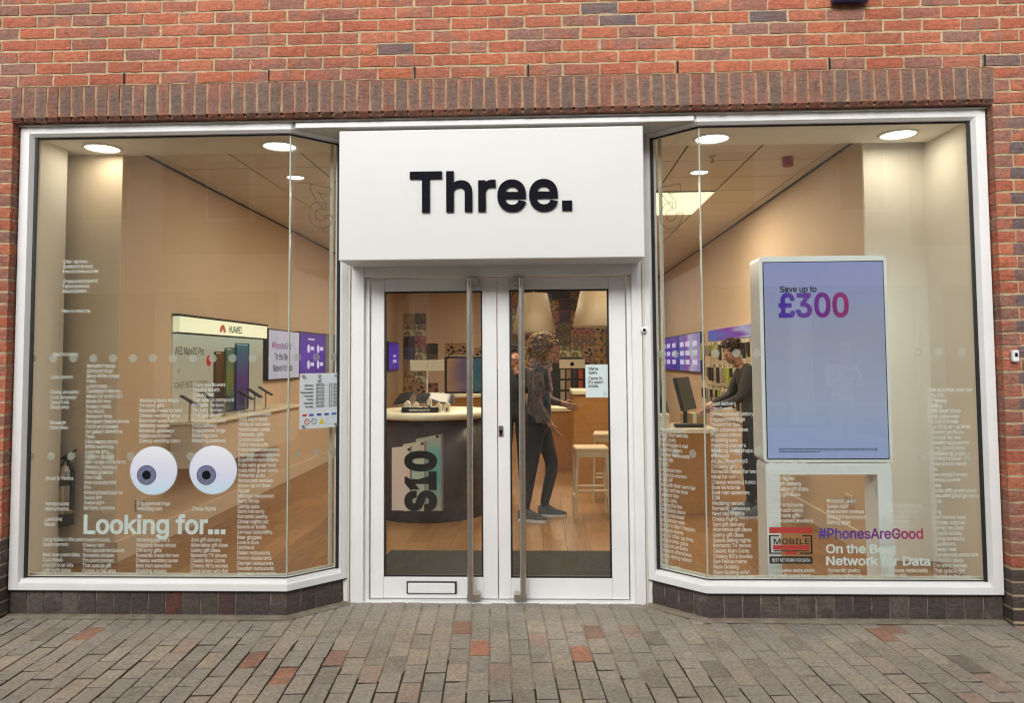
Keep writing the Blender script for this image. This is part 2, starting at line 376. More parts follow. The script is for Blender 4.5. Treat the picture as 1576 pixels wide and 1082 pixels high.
class MB:
    def __init__(s): s.v, s.f, s.mi, s.sm = [], [], [], []
    def add(s, vs, fs, mi=0, sm=False):
        k = len(s.v)
        s.v += [tuple(q) for q in vs]
        s.f += [tuple(i + k for i in f) for f in fs]
        s.mi += [mi] * len(fs); s.sm += [sm] * len(fs)
        return s
    def box(s, x0, x1, y0, y1, z0, z1, mi=0):
        vs = [(x0, y0, z0), (x1, y0, z0), (x1, y1, z0), (x0, y1, z0), (x0, y0, z1), (x1, y0, z1), (x1, y1, z1), (x0, y1, z1)]
        return s.add(vs, [(0, 3, 2, 1), (4, 5, 6, 7), (0, 1, 5, 4), (1, 2, 6, 5), (2, 3, 7, 6), (3, 0, 4, 7)], mi)
    def bbox(s, x0, x1, y0, y1, z0, z1, b=0.004, mi=0):          # box with chamfered edges
        bm = bmesh.new()
        bmesh.ops.create_cube(bm, size=1)
        for q in bm.verts:
            q.co = Vector(((x0 + x1) / 2 + q.co.x * (x1 - x0), (y0 + y1) / 2 + q.co.y * (y1 - y0), (z0 + z1) / 2 + q.co.z * (z1 - z0)))
        bmesh.ops.bevel(bm, geom=bm.edges[:], offset=b, segments=1 if b < 0.008 else 3, affect='EDGES', profile=0.5)
        bm.verts.index_update()
        s.add([q.co for q in bm.verts], [[q.index for q in f.verts] for f in bm.faces], mi)
        bm.free()
        return s
    def obox(s, o, ux, uy, uz, mi=0):                            # oriented box from a corner and three edges
        o, ux, uy, uz = Vector(o), Vector(ux), Vector(uy), Vector(uz)
        vs = [o, o + ux, o + ux + uy, o + uy, o + uz, o + ux + uz, o + ux + uy + uz, o + uy + uz]
        return s.add(vs, [(0, 3, 2, 1), (4, 5, 6, 7), (0, 1, 5, 4), (1, 2, 6, 5), (2, 3, 7, 6), (3, 0, 4, 7)], mi)
    def tube(s, p0, p1, r0, r1=None, n=12, mi=0, caps=True):
        p0, p1 = Vector(p0), Vector(p1)
        r1 = r0 if r1 is None else r1
        d = (p1 - p0).normalized()
        a = d.orthogonal().normalized(); b = d.cross(a)
        vs = []
        for p, r in ((p0, r0), (p1, r1)):
            for k in range(n):
                t = 2 * math.pi * k / n
                vs.append(p + a * (r * math.cos(t)) + b * (r * math.sin(t)))
        s.add(vs, [(k, (k + 1) % n, n + (k + 1) % n, n + k) for k in range(n)], mi, True)
        if caps:
            s.add(vs, [tuple(range(n - 1, -1, -1)), tuple(range(n, 2 * n))], mi)
        return s
    def lathe(s, c, prof, n=32, mi=0, a0=0.0, a1=2 * math.pi):
        c = Vector(c); full = abs(a1 - a0 - 2 * math.pi) < 1e-6
        m = n if full else n + 1
        vs = [(c.x + r * math.cos(a0 + (a1 - a0) * k / n), c.y + r * math.sin(a0 + (a1 - a0) * k / n), c.z + z) for r, z in prof for k in range(m)]
        fs = []
        for i in range(len(prof) - 1):
            for k in range(n):
                k2 = (k + 1) % m
                fs.append((i * m + k, i * m + k2, (i + 1) * m + k2, (i + 1) * m + k))
        return s.add(vs, fs, mi, True)
    def sweep(s, path, prof, mi=0):                              # profile (inward offset, z) swept along a plan polyline
        pts = [Vector(q) for q in path]
        dirs = [(pts[i + 1] - pts[i]).normalized() for i in range(len(pts) - 1)]
        nor = [Vector((-d.y, d.x)) for d in dirs]
        vs, m = [], len(prof)
        for i, p in enumerate(pts):
            if i == 0: off = nor[0]
            elif i == len(pts) - 1: off = nor[-1]
            else:
                h = (nor[i - 1] + nor[i]).normalized(); off = h / h.dot(nor[i])
            vs += [(p.x + off.x * d, p.y + off.y * d, z) for d, z in prof]
        fs = []
        for i in range(len(pts) - 1):
            for k in range(m):
                fs.append((i * m + k, (i + 1) * m + k, (i + 1) * m + (k + 1) % m, i * m + (k + 1) % m))
        fs += [tuple(range(m)), tuple(range(len(vs) - 1, len(vs) - m - 1, -1))]
        return s.add(vs, fs, mi)
    def build(s, name, mats, parent=None, origin=None, **kw):
        if not isinstance(mats, (list, tuple)): mats = [mats]
        me = bpy.data.meshes.new(name)
        o0 = Vector(origin) if origin is not None else (Vector((0, 0, 0)) if parent is None else Vector((0, 0, 0)))
        base = o0
        me.from_pydata([(v[0] - base.x, v[1] - base.y, v[2] - base.z) for v in s.v], [], s.f)
        for m_ in mats: me.materials.append(m_)
        me.polygons.foreach_set('material_index', s.mi)
        me.polygons.foreach_set('use_smooth', s.sm)
        bm = bmesh.new(); bm.from_mesh(me); bmesh.ops.recalc_face_normals(bm, faces=bm.faces[:]); bm.to_mesh(me); bm.free()
        me.update()
        return link(name, me, parent, base, **kw)

WORLD = {}
def wloc(o):
    if o is None: return Matrix.Identity(4)
    m = Matrix.Translation(o.location) @ o.rotation_euler.to_matrix().to_4x4()
    return wloc(o.parent) @ m if o.parent else m
def link(name, me, parent, origin, label=None, cat=None, group=None, kind=None, local=False):
    o = bpy.data.objects.new(name, me)
    COL.objects.link(o)
    if parent is not None:
        o.parent = parent
        if local: o.location = origin
        else:
            mw = wloc(parent).inverted() @ Matrix.Translation(origin)
            o.location = mw.to_translation(); o.rotation_euler = mw.to_euler()
    else:
        o.location = origin
    return tag(o, label, cat, group, kind)
def inst(name, me, parent, loc, rot=(0, 0, 0)):                 # another object that shares mesh data
    o = bpy.data.objects.new(name, me)
    COL.objects.link(o)
    o.parent = parent
    pl = wloc(parent).to_translation() if parent else Vector((0, 0, 0))
    o.location = Vector(loc) - pl
    o.rotation_euler = rot
    return o

# ------------------------------------------------------------------ lettering (grotesque outlines, emboldened, filled by winding)
try:
    FONT = bpy.data.fonts.load(os.path.join(bpy.utils.system_resource('DATAFILES', path='fonts'), 'Inter.woff2'))
except Exception:
    FONT = None
_gl, _adv = {}, {}
def _curves(txt):
    c = bpy.data.curves.new('glyph', 'FONT')
    if FONT: c.font = FONT
    c.body = txt; c.size = 1.0; c.resolution_u = 3
    o = bpy.data.objects.new('glyph', c)
    COL.objects.link(o)
    bpy.context.view_layer.update()
    dg = bpy.context.evaluated_depsgraph_get()
    cu = o.evaluated_get(dg).to_curve(dg, apply_modifiers=False)
    out = []
    for sp in cu.splines:
        pts = []
        if sp.type == 'BEZIER':
            bp = sp.bezier_points; N = len(bp)
            for i in range(N):
                a, b = bp[i], bp[(i + 1) % N]
                p0, p1, p2, p3 = a.co, a.handle_right, b.handle_left, b.co
                straight = (p1 - p0).cross(p3 - p0).length < 1e-5 and (p2 - p0).cross(p3 - p0).length < 1e-5
                K = 1 if straight else 4
                for k in range(K):
                    t = k / K
                    q = p0 * (1 - t) ** 3 + p1 * 3 * t * (1 - t) ** 2 + p2 * 3 * t * t * (1 - t) + p3 * t ** 3
                    pts.append(Vector((q.x, q.y)))
        else:
            pts = [Vector((q.co.x, q.co.y)) for q in sp.points]
        cl = []
        for q in pts:
            if not cl or (q - cl[-1]).length > 1e-4: cl.append(q)
        if len(cl) > 2 and (cl[0] - cl[-1]).length < 1e-4: cl.pop()
        if len(cl) > 2: out.append(cl)
    o.evaluated_get(dg).to_curve_clear()
    COL.objects.unlink(o); bpy.data.objects.remove(o); bpy.data.curves.remove(c)
    return out
def _area(p): return 0.5 * sum(p[i - 1].x * p[i].y - p[i].x * p[i - 1].y for i in range(len(p)))
def _wind(polys, x, y):
    w = 0
    for p in polys:
        for i in range(len(p)):
            a, b = p[i - 1], p[i]
            if (a.y <= y) != (b.y <= y):
                xx = a.x + (y - a.y) / (b.y - a.y) * (b.x - a.x)
                if xx > x: w += 1 if b.y > a.y else -1
    return w
def advance(ch):
    if ch not in _adv:
        if '_H' not in _adv: _adv['_H'] = min(q.x for p in _curves('H') for q in p)
        cs = _curves(ch + 'H') if ch != ' ' else _curves(' H')
        n1 = len(_curves(ch)) if ch != ' ' else 0
        _adv[ch] = min(q.x for p in cs[n1:] for q in p) - _adv['_H']
    return _adv[ch]
def glyph(ch, bold):
    key = (ch, bold)
    if key not in _gl:
        polys = _curves(ch)
        if ch == '.':                                            # square full stop
            xa, xb = min(q.x for p in polys for q in p), max(q.x for p in polys for q in p)
            polys = [[Vector((xa, 0)), Vector((xb, 0)), Vector((xb, xb - xa)), Vector((xa, xb - xa))]]
        sgn = 1
        if polys:
            big = max(polys, key=lambda p: abs(_area(p)))
            sgn = 1 if _area(big) > 0 else -1
        res = []
        for p in polys:
            N = len(p); q = []
            for i in range(N):
                d0 = (p[i] - p[i - 1]).normalized(); d1 = (p[(i + 1) % N] - p[i]).normalized()
                n0, n1 = Vector((d0.y, -d0.x)) * sgn, Vector((d1.y, -d1.x)) * sgn
                h = n0 + n1
                if h.length < 1e-3: h = n0
                h.normalize()
                q.append(p[i] + h * (bold / max(0.5, h.dot(n0))))
            res.append(q)
        vs, es = [], []
        for q in res:
            k = len(vs); vs += q
            es += [(k + i, k + (i + 1) % len(q)) for i in range(len(q))]
        tv, tf = [], []
        if vs:
            ov, oe, of, *_ = delaunay_2d_cdt(vs, es, [], 0, 1e-5)
            for f in of:
                cx = sum(ov[i].x for i in f) / len(f); cy = sum(ov[i].y for i in f) / len(f)
                if _wind(res, cx, cy) != 0: tf.append(tuple(f))
            tv = [(q.x, q.y) for q in ov]
        _gl[key] = (tv, tf, res)
    return _gl[key]
CAPH = max(q.y for p in _curves('H') for q in p)
for _c in 'ABCDEFGHIJKLMNOPQRSTUVWXYZabcdefghijklmnopqrstuvwxyz0123456789.,-#£?\'_: ': advance(_c)
def text_w(s, size, track): return sum((advance(c) + track) * size for c in s)
def lay(mb, s, size, O, U, V, bold=0.024, track=-0.022, mi=0, align='L', sx=1.0):
    O, U, V = Vector(O), Vector(U).normalized(), Vector(V).normalized()
    x = 0.0
    if align == 'C': x = -text_w(s, size, track) * sx / 2
    if align == 'R': x = -text_w(s, size, track) * sx
    for ch in s:
        if ch != ' ':
            tv, tf, _ = glyph(ch, bold)
            used = sorted({i for f in tf for i in f}); ix = {q: k for k, q in enumerate(used)}
            mb.add([O + U * (x + tv[i][0] * size * sx) + V * (tv[i][1] * size) for i in used], [tuple(ix[i] for i in f) for f in tf], mi)
        x += (advance(ch) + track) * size * sx
    return mb
def build_flat(mb, name, m, parent, origin=None, **kw):
    me = bpy.data.meshes.new(name)
    b = Vector(origin) if origin is not None else Vector(mb.v[0])
    me.from_pydata([(v[0] - b.x, v[1] - b.y, v[2] - b.z) for v in mb.v], [], mb.f)
    for q in (m if isinstance(m, (list, tuple)) else [m]): me.materials.append(q)
    me.polygons.foreach_set('material_index', mb.mi)
    me.update()
    return link(name, me, parent, b, **kw)
def disc(mb, c, r, U, V, n=28, mi=0):
    c, U, V = Vector(c), Vector(U).normalized(), Vector(V).normalized()
    vs = [c + U * (r * math.cos(2 * math.pi * k / n)) + V * (r * math.sin(2 * math.pi * k / n)) for k in range(n)]
    return mb.add(vs, [tuple(range(n))], mi)
def rect(mb, O, U, V, mi=0):
    O, U, V = Vector(O), Vector(U), Vector(V)
    return mb.add([O, O + U, O + U + V, O + V], [(0, 1, 2, 3)], mi)
EX, EY, EZ = Vector((1, 0, 0)), Vector((0, 1, 0)), Vector((0, 0, 1))

# ------------------------------------------------------------------ key dimensions (metres)
XL, XR = -3.25, 2.656                     # window opening
ZB, ZT = 0.172, 3.027                     # frame bottom and top
GZ = 0.015                                # pavement level
FZ = 0.03                                 # shop floor level
BY = -0.065                               # brick face
CL, CR = -1.536, 0.952                    # corners where the glass turns in
EL, ER, EYY = -1.250, 0.657, 0.285        # inner ends of the angled panes
PATH_L = [(XL, 0), (CL, 0), (EL, EYY)]
PATH_R = [(ER, EYY), (CR, 0), (XR, 0)]
LW, RW, BACK, CEIL, SOF = -3.25, 2.48, 12.6, 3.26, 3.17
YD = 0.345                                # face of the door leaves

# ------------------------------------------------------------------ pavement
pave = MB().box(-30, 30, -30, 0.36, -0.3, GZ - 0.011).build('pavement', M['joint'])
tag(pave, 'grey brown block paving in front of the shop', kind='structure')
ang = math.radians(3.6)
ca, sa = math.cos(ang), math.sin(ang)
PWD, PLN, GAP = 0.106, 0.212, 0.0075
def paver_mesh(seed, mt='paver'):
    r = random.Random(seed)
    w, h_, t, b = PWD - GAP, PLN - GAP - .006, 0.05, 0.0025
    j = lambda a: r.uniform(-a, a)
    out = [(-w / 2 + j(.0025), -h_ / 2 + j(.003)), (w / 2 + j(.0025), -h_ / 2 + j(.003)), (w / 2 + j(.0025), h_ / 2 + j(.003)), (-w / 2 + j(.0025), h_ / 2 + j(.003))]
    vs = [(x, y, -t) for x, y in out] + [(x, y, -b - .001) for x, y in out] + [(x - math.copysign(b, x), y - math.copysign(b, y), j(.0012)) for x, y in out]
    fs = [(0, 1, 5, 4), (1, 2, 6, 5), (2, 3, 7, 6), (3, 0, 4, 7), (4, 5, 9, 8), (5, 6, 10, 9), (6, 7, 11, 10), (7, 4, 8, 11), (8, 9, 10, 11)]
    me = bpy.data.meshes.new('paver')
    me.from_pydata(vs, [], fs); me.materials.append(M[mt]); me.materials.append(M['paver_side'])
    me.polygons.foreach_set('material_index', [1, 1, 1, 1, 0, 0, 0, 0, 0]); me.update()
    return me
pm = [paver_mesh(k) for k in range(8)]
pr = [paver_mesh(20 + k, 'paver_red') for k in range(3)]
def front_y(x):                                                  # building line in plan
    if x < CL or x > CR: return 0.0
    if x < EL: return (x - CL) / (EL - CL) * EYY
    if x > ER: return (CR - x) / (CR - ER) * EYY
    return 0.36
cells = []
for i in range(-90, 90):
    for k in range(-62, 8):
        u = (i + 0.5) * PWD; w_ = (k + (0.5 if i % 2 else 0.0)) * PLN
        x, y = u * ca - w_ * sa, u * sa + w_ * ca
        if y > front_y(x) + 0.10 or y < -12.4 or abs(x) > 6.5: continue
        px, py = project((x, y, GZ))
        vis = -45 < px < PW + 45 and 900 < py < PH + 40 and y < front_y(x) + 0.06
        cells.append((y, x, vis))
seen = sorted([c for c in cells if c[2]], reverse=False)[:300]
seen_set = set((c[0], c[1]) for c in seen)
far = MB()
RED_PX = [(603, 937), (621, 950), (706, 960), (728, 996), (746, 1062), (385, 1018), (425, 1048), (388, 1066), (915, 934), (918, 975), (1122, 1002), (1370, 968), (140, 972), (220, 965), (516, 1020), (890, 1012)]
for n_, (y, x, vis) in enumerate(cells):
    z = GZ + rnd.uniform(-0.0025, 0.0025)
    if (y, x) in seen_set:
        px, py = project((x, y, GZ))
        hit = any(abs(px - a) < 15 and abs(py - b) < 11 for a, b in RED_PX)
        o = inst('paver', pr[rnd.randrange(3)] if hit else pm[rnd.randrange(8)], pave, (x, y, z), (rnd.uniform(-.006, .006), rnd.uniform(-.008, .008), ang + rnd.uniform(-.006, .006)))
    else:
        w, h_, b = (PWD - GAP) / 2, (PLN - GAP) / 2, 0.005
        def q(a, c, zz): return (x + a * ca - c * sa, y + a * sa + c * ca, zz)
        far.add([q(-w, -h_, z - .006), q(w, -h_, z - .006), q(w, h_, z - .006), q(-w, h_, z - .006), q(-w + b, -h_ + b, z), q(w - b, -h_ + b, z), q(w - b, h_ - b, z), q(-w + b, h_ - b, z)],
                [(0, 1, 5, 4), (1, 2, 6, 5), (2, 3, 7, 6), (3, 0, 4, 7), (4, 5, 6, 7)])
far.build('paver_field', M['paver'], pave, kind='stuff')
# mortar skim along the foot of the shopfront
pt_ = MB(); edge = []
for k in range(66):
    x = -4.4 + k * 0.13
    base = -0.30 if x < -1.6 else (-0.30 - (x + 1.6) * 0.42 if x < -0.6 else -0.72 + 0.05 * math.sin(x * 3))
    edge.append((x, base + rnd.uniform(-.28, .20)))
for k in range(65):
    (xa, ya_), (xb, yb2) = edge[k], edge[k + 1]
    pt_.add([(xa, ya_, GZ - .0042), (xb, yb2, GZ - .0042), (xb, .36, GZ - .0042), (xa, .36, GZ - .0042)], [(0, 1, 2, 3)])
pt_.build('joint_pointing', M['pointing'], pave)
sk = MB()
for path in (PATH_L, PATH_R):
    sk.sweep(path, [(-0.012, GZ - .02), (-0.05, GZ + 0.003), (-0.012, GZ + 0.012), (0.05, GZ + 0.012), (0.05, GZ - .02)])
sk.build('mortar_skim', M['mortar_dark'], pave)

# ------------------------------------------------------------------ brick wall
wall = MB()
wall.box(-6.5, 6.0, BY + 0.0062, 0.35, 3.262, 5.6)
wall.box(-6.5, XL - 0.014, BY + 0.0062, 0.086, -0.1, 3.262)
wall.box(XR + 0.014, 6.0, BY + 0.0062, 0.086, -0.1, 3.262)
wall = wall.build('brick_wall', M['mortar'], origin=(0, 0, 0), label='red brick wall with sandy mortar framing the shopfront', cat='wall')
def brick_mesh(name, L, H, D, m, seed, m2=None, split=None):
    r = random.Random(seed)
    nx, nz = (max(2, round(L / 0.045)), 2) if L > H else (2, 4)
    vs, fs, mi = [], [], []
    def edge(u, w): return 0.0025 if (u in (0, nx) or w in (0, nz)) else 0
    for w in range(nz + 1):
        for u in range(nx + 1):
            x = -L / 2 + L * u / nx; z = -H / 2 + H * w / nz
            if u in (0, nx): x += r.uniform(-.0028, .0028)
            if w in (0, nz): z += r.uniform(-.0028, .0028)
            y = (0.0026 if (u in (0, nx) or w in (0, nz)) else 0) + r.uniform(-.0012, .0012)
            vs.append((x, y, z))
    W = nx + 1
    for w in range(nz):
        for u in range(nx):
            a = w * W + u
            fs.append((a, a + 1, a + W + 1, a + W)); mi.append(1 if (split is not None and (u + .5) / nx > split) else 0)
    ring = [u for u in range(W)] + [w * W + nx for w in range(1, nz + 1)] + [nz * W + u for u in range(nx - 1, -1, -1)] + [w * W for w in range(nz - 1, 0, -1)]
    k = len(vs)
    vs += [(vs[i][0], D, vs[i][2]) for i in ring]
    for i in range(len(ring)):
        j = (i + 1) % len(ring)
        fs.append((ring[i], k + i, k + j, ring[j])); mi.append(0)
    me = bpy.data.meshes.new(name)
    me.from_pydata(vs, [], fs)
    me.materials.append(m)
    if m2: me.materials.append(m2)
    me.polygons.foreach_set('material_index', mi)
    me.update()
    return me
ST, HD, CO, JT = 0.2125, 0.1005, 0.075, 0.0135
stm = [brick_mesh('brick', ST, CO - JT, 0.1, M['brick'], k) for k in range(8)]
stg = [brick_mesh('brick', ST, CO - JT, 0.1, M['grey_brick'], 30 + k) for k in range(3)]
sts = [brick_mesh('brick', ST, CO - JT, 0.1, M['brick'], 40 + k, M['grey_brick'], 0.30) for k in range(3)]
hdm = [brick_mesh('brick', HD, CO - JT, 0.1, M['brick'], 50 + k) for k in range(4)]
hdd = [brick_mesh('brick', HD, CO - JT, 0.1, M['dark_brick'], 60 + k) for k in range(3)]
std = [brick_mesh('brick', ST, CO - JT, 0.1, M['dark_brick'], 70 + k) for k in range(3)]
def lay_brick(me, x, z, parent=wall, y=BY):
    return inst('brick', me, parent, (x, y + rnd.uniform(-.0018, .0018), z), (rnd.uniform(-.01, .01), rnd.uniform(-.007, .007), rnd.uniform(-.005, .005)))
Z0 = 3.262
# joint positions of the first course follow the photograph's weep holes
x_first = at(190.8, 118, BY).x
n_br = 0
for row in range(8):
    z = Z0 + JT / 2 + CO * row + (CO - JT) / 2
    off = x_first + (0.1125 if row % 2 else 0.0) + 0.1125
    for k in range(-16, 28):
        x = off + 0.225 * k + rnd.uniform(-.003, .003)
        px, py = project((x, BY, z))
        if px < -32 or px > PW + 32 or py < -24: continue
        lay_brick(rnd.choice(stg) if rnd.random() < 0.025 else rnd.choice(stm), x, z); n_br += 1
# left jamb and right jamb below the soldier course
nc = int((Z0 - GZ) / CO)
for k in range(nc + 1):
    z = Z0 - CO * (k + 0.5)
    if z < GZ - 0.03: continue
    dark = z < 0.46
    darkr = z < 0.36
    a = k % 2 == 0
    # left: only the end of each brick is in the picture
    if a: lay_brick(rnd.choice(std if dark else stm), XL - 0.010 - ST / 2, z)
    else: lay_brick(rnd.choice(hdd if dark else hdm), XL - 0.010 - HD / 2, z)
    if not a: lay_brick(rnd.choice(std if dark else stm), XL - 0.020 - HD - ST / 2, z)
    # right
    if a:
        lay_brick(rnd.choice(std if darkr else (sts if k > 2 and k < 30 else stm)), XR + 0.010 + ST / 2, z)
        if not darkr: lay_brick(rnd.choice(hdm), XR + 0.02 + ST + HD / 2, z)
    else:
        lay_brick(rnd.choice(hdd if darkr else hdm), XR + 0.010 + HD / 2, z)
        lay_brick(rnd.choice(std if darkr else stm), XR + 0.020 + HD + ST / 2, z)
# courses outside the picture, one mass
out = MB()
for row in range(-44, 30):
    z = Z0 + JT / 2 + CO * row + (CO - JT) / 2
    if z < 0: continue
    off = x_first + (0.1125 if row % 2 else 0.0) + 0.1125
    for k in range(-16, 28):
        x = off + 0.225 * k
        if x < -6.4 or x > 5.8: continue
        px, py = project((x, BY, z))
        inpic = -32 <= px <= PW + 32 and py >= -24
        if row >= 8 or (row >= 0 and not inpic) or (row < 0 and (x < XL - 0.45 or x > XR + 0.45)):
            out.box(x - ST / 2, x + ST / 2, BY, BY + 0.05, z - .0325, z + .0325)
out.build('brick_mass', M['brick'], wall, kind='stuff')
# weep slots
for px in (190.8, 413.5, 638, 813, 1043, 1277, 1516):
    c = at(px, 118 - (px - 190) * 0.018, BY)
    MB().box(c.x - .005, c.x + .005, BY - 0.001, BY + 0.03, Z0 + 0.006, Z0 + 0.073).build('weep_slot', M['slot'], wall, origin=(c.x, BY, Z0))
# soldier course over the opening
sol = MB().box(XL - 0.02, XR + 0.02, BY - 0.0078, 0.02, 3.066, 3.253).box(XL - 0.02, XR + 0.02, BY + 0.012, 0.02, 3.044, 3.066).build('soldier_course', M['mortar_brown'], wall, origin=(0, BY, 3.04))
som = []
for k in range(8):
    me = brick_mesh('brick', 0.0635, 0.214, 0.075, M['soldier'], 80 + k)
    for v_ in me.vertices:
        if v_.index < 3: v_.co.y += 0.020                       # worn cant along the lower front edge
        elif v_.index < 6: v_.co.z = -0.084 + rnd.uniform(-.002, .002)
    som.append(me)
NS = 77
for k in range(NS):
    x = XL - 0.02 + (XR - XL + 0.04) * (k + 0.5) / NS
    o = inst('brick', som[rnd.randrange(8)], sol, (x, BY - 0.014 + rnd.uniform(-.002, .002), 3.146 + rnd.uniform(-.002, .002)), (rnd.uniform(-.006, .006), rnd.uniform(-.02, .02), rnd.uniform(-.012, .012)))

# stall risers: dark bricks on end under the glass
M['red_end'] = brick_mat('dull_red_end', [(0, (0.11, 0.045, 0.038)), (1, (0.14, 0.055, 0.045))], purple=(0.07, 0.055, 0.05), patch=0.3)
risr = brick_mesh('brick', 0.098, 0.15, 0.07, M['red_end'], 120)
rism = [brick_mesh('brick', 0.098, 0.15, 0.07, M['dark_brick'], 100 + k) for k in range(6)]
def riser(path, label):
    c = path[1]
    r = MB().sweep(path, [(0.022, -0.08), (0.022, ZB - 0.004), (0.12, ZB - 0.004), (0.12, -0.08)]).build('window_base', M['mortar_dark'], origin=(c[0], c[1], GZ), label=label, cat='plinth')
    for i in range(2):
        a, b = Vector(path[i]), Vector(path[i + 1])
        d = (b - a); L = d.length; d.normalize(); nn = Vector((-d.y, d.x))
        n = max(1, round(L / 0.105))
        for k in range(n):
            p = a + d * (L * (k + 0.5) / n) + nn * 0.014
            o = inst('brick', risr if (path is PATH_L and i == 0 and k in (9, 12)) else rism[rnd.randrange(6)], r, (p.x, p.y, 0.089 + rnd.uniform(-.002, .002)), (0, rnd.uniform(-.015, .015), math.atan2(d.y, d.x) + rnd.uniform(-.015, .015)))
            o.scale.x = (L / n - 0.008) / 0.098
    return r
riser(PATH_L, 'low plinth of dark brown bricks on end under the left window')
riser(PATH_R, 'low plinth of dark bricks on end under the right window')

# ------------------------------------------------------------------ shop windows
PROF_B = [(0.0, ZB), (0.0, 0.212), (0.012, 0.218), (0.018, 0.236), (0.085, 0.238), (0.085, ZB)]
PROF_T = [(0.0, 2.985), (0.0, ZT), (0.085, ZT), (0.085, 2.966), (0.020, 2.968)]
GD = 0.045                                                      # glass offset behind the frame face
def offs(path, d):
    pts = [Vector(q) for q in path]
    dr = [(pts[i + 1] - pts[i]).normalized() for i in range(2)]
    nr = [Vector((-q.y, q.x)) for q in dr]
    h = (nr[0] + nr[1]).normalized()
    return [pts[0] + nr[0] * d, pts[1] + h * (d / h.dot(nr[0])), pts[2] + nr[1] * d]
def window(path, side, label):
    root = empty('shop_window', (path[1][0], path[1][1], ZB), label, 'window')
    MB().sweep(path, PROF_B).build('bottom_rail', M['alu'], root, origin=(path[1][0], 0, ZB))
    MB().sweep(path, PROF_T).build('top_rail', M['alu'], root, origin=(path[1][0], 0, ZT))
    xo = path[0][0] if side < 0 else path[2][0]                 # outer stile
    s = 1 if side < 0 else -1
    MB().add([(xo, -0.002, ZB + .001), (xo + s * .056, -0.002, ZB + .001), (xo + s * .072, 0.03, ZB + .001), (xo + s * .072, 0.085, ZB + .001), (xo, 0.085, ZB + .001),
              (xo, -0.002, ZT - .001), (xo + s * .056, -0.002, ZT - .001), (xo + s * .072, 0.03, ZT - .001), (xo + s * .072, 0.085, ZT - .001), (xo, 0.085, ZT - .001)],
             [(0, 1, 6, 5), (1, 2, 7, 6), (2, 3, 8, 7), (3, 4, 9, 8), (4, 0, 5, 9), (0, 4, 3, 2, 1), (5, 6, 7, 8, 9)]).build('stile', M['alu'], root, origin=(xo, 0, ZB))
    # inner stile at the door jamb
    e = Vector(path[2] if side < 0 else path[0]); c = Vector(path[1])
    d = (c - e).normalized(); nn = Vector((-d.y, d.x)) * (1 if side > 0 else -1)
    if nn.y < 0: nn = -nn
    e3, d3, n3 = Vector((e.x, e.y, ZB + .002)), Vector((d.x, d.y, 0)), Vector((nn.x, nn.y, 0))
    MB().obox(e3 - n3 * .003, d3 * 0.045, n3 * 0.085, (0, 0, ZT - ZB - .01)).build('stile', M['alu'], root, origin=e3)
    # glass
    g = offs(path, GD); g2 = offs(path, GD + 0.010)
    z0, z1 = 0.228, 2.976
    panes = []
    for i in range(2):
        a, b, a2, b2 = g[i], g[i + 1], g2[i], g2[i + 1]
        vs = [(a.x, a.y, z0), (b.x, b.y, z0), (b2.x, b2.y, z0), (a2.x, a2.y, z0), (a.x, a.y, z1), (b.x, b.y, z1), (b2.x, b2.y, z1), (a2.x, a2.y, z1)]
        panes.append(MB().add(vs, [(0, 1, 5, 4), (2, 3, 7, 6)]).build('glass_pane', M['glass'], root, origin=(a.x, a.y, z0)))
    k = g[1]
    MB().obox((k.x - .004, k.y - .002, z0), (0.008, 0, 0), (0, 0.012, 0), (0, 0, z1 - z0)).build('glass_joint', M['glass_edge'], root, origin=(k.x, k.y, z0))
    MB().sweep(path, [(-0.0015, ZB - .006), (-0.0015, ZB - .0005), (0.02, ZB - .0005), (0.02, ZB - .006)]).build('sealant', M['gasket'], root, origin=(path[1][0], 0, ZB))
    # black gaskets round the panes
    gk = MB()
    for i in range(2):
        a, b = Vector((g[i].x, g[i].y, 0)), Vector((g[i + 1].x, g[i + 1].y, 0))
        d = (b - a); n_ = Vector((-d.y, d.x, 0)).normalized() * 0.006
        gk.obox(a - n_ + EZ * 0.2375, d, n_, (0, 0, 0.006)); gk.obox(a - n_ + EZ * 2.957, d, n_, (0, 0, 0.010))
    fo = 0.073
    if side < 0: gk.box(xo + fo, xo + fo + .018, 0.028, 0.042, 0.238, 2.962)
    else: gk.box(xo - fo - .018, xo - fo, 0.028, 0.042, 0.238, 2.962)
    q = e3 + d3 * 0.045
    gk.obox(Vector((q.x, q.y, 0.24)) + n3 * .02, d3 * 0.013, n3 * 0.02, (0, 0, 2.725))
    gk.build('gasket', M['gasket'], root, origin=(xo, 0, ZB))
    # pale inner bead seen through the glass
    MB().sweep([tuple(q) for q in offs(path, 0.10)], [(0, 0.20), (0, 0.246), (0.02, 0.246), (0.02, 0.20)]).build('inner_bead', M['cream_trim'], root, origin=(path[1][0], .1, .2))
    b0 = e3 + d3 * 0.05 + n3 * 0.10
    MB().obox(b0, d3 * 0.016, n3 * 0.02, (0, 0, ZT - ZB - .03)).build('inner_bead', M['cream_trim'], root, origin=b0)
    return root, g
winL, gL = window(PATH_L, -1, 'large angled shop window left of the door with eyes and white lettering')
winR, gR = window(PATH_R, 1, 'large angled shop window right of the door in front of the lit screen')
VY = GD + 0.014                                                 # vinyl sits on the inner face of the glass

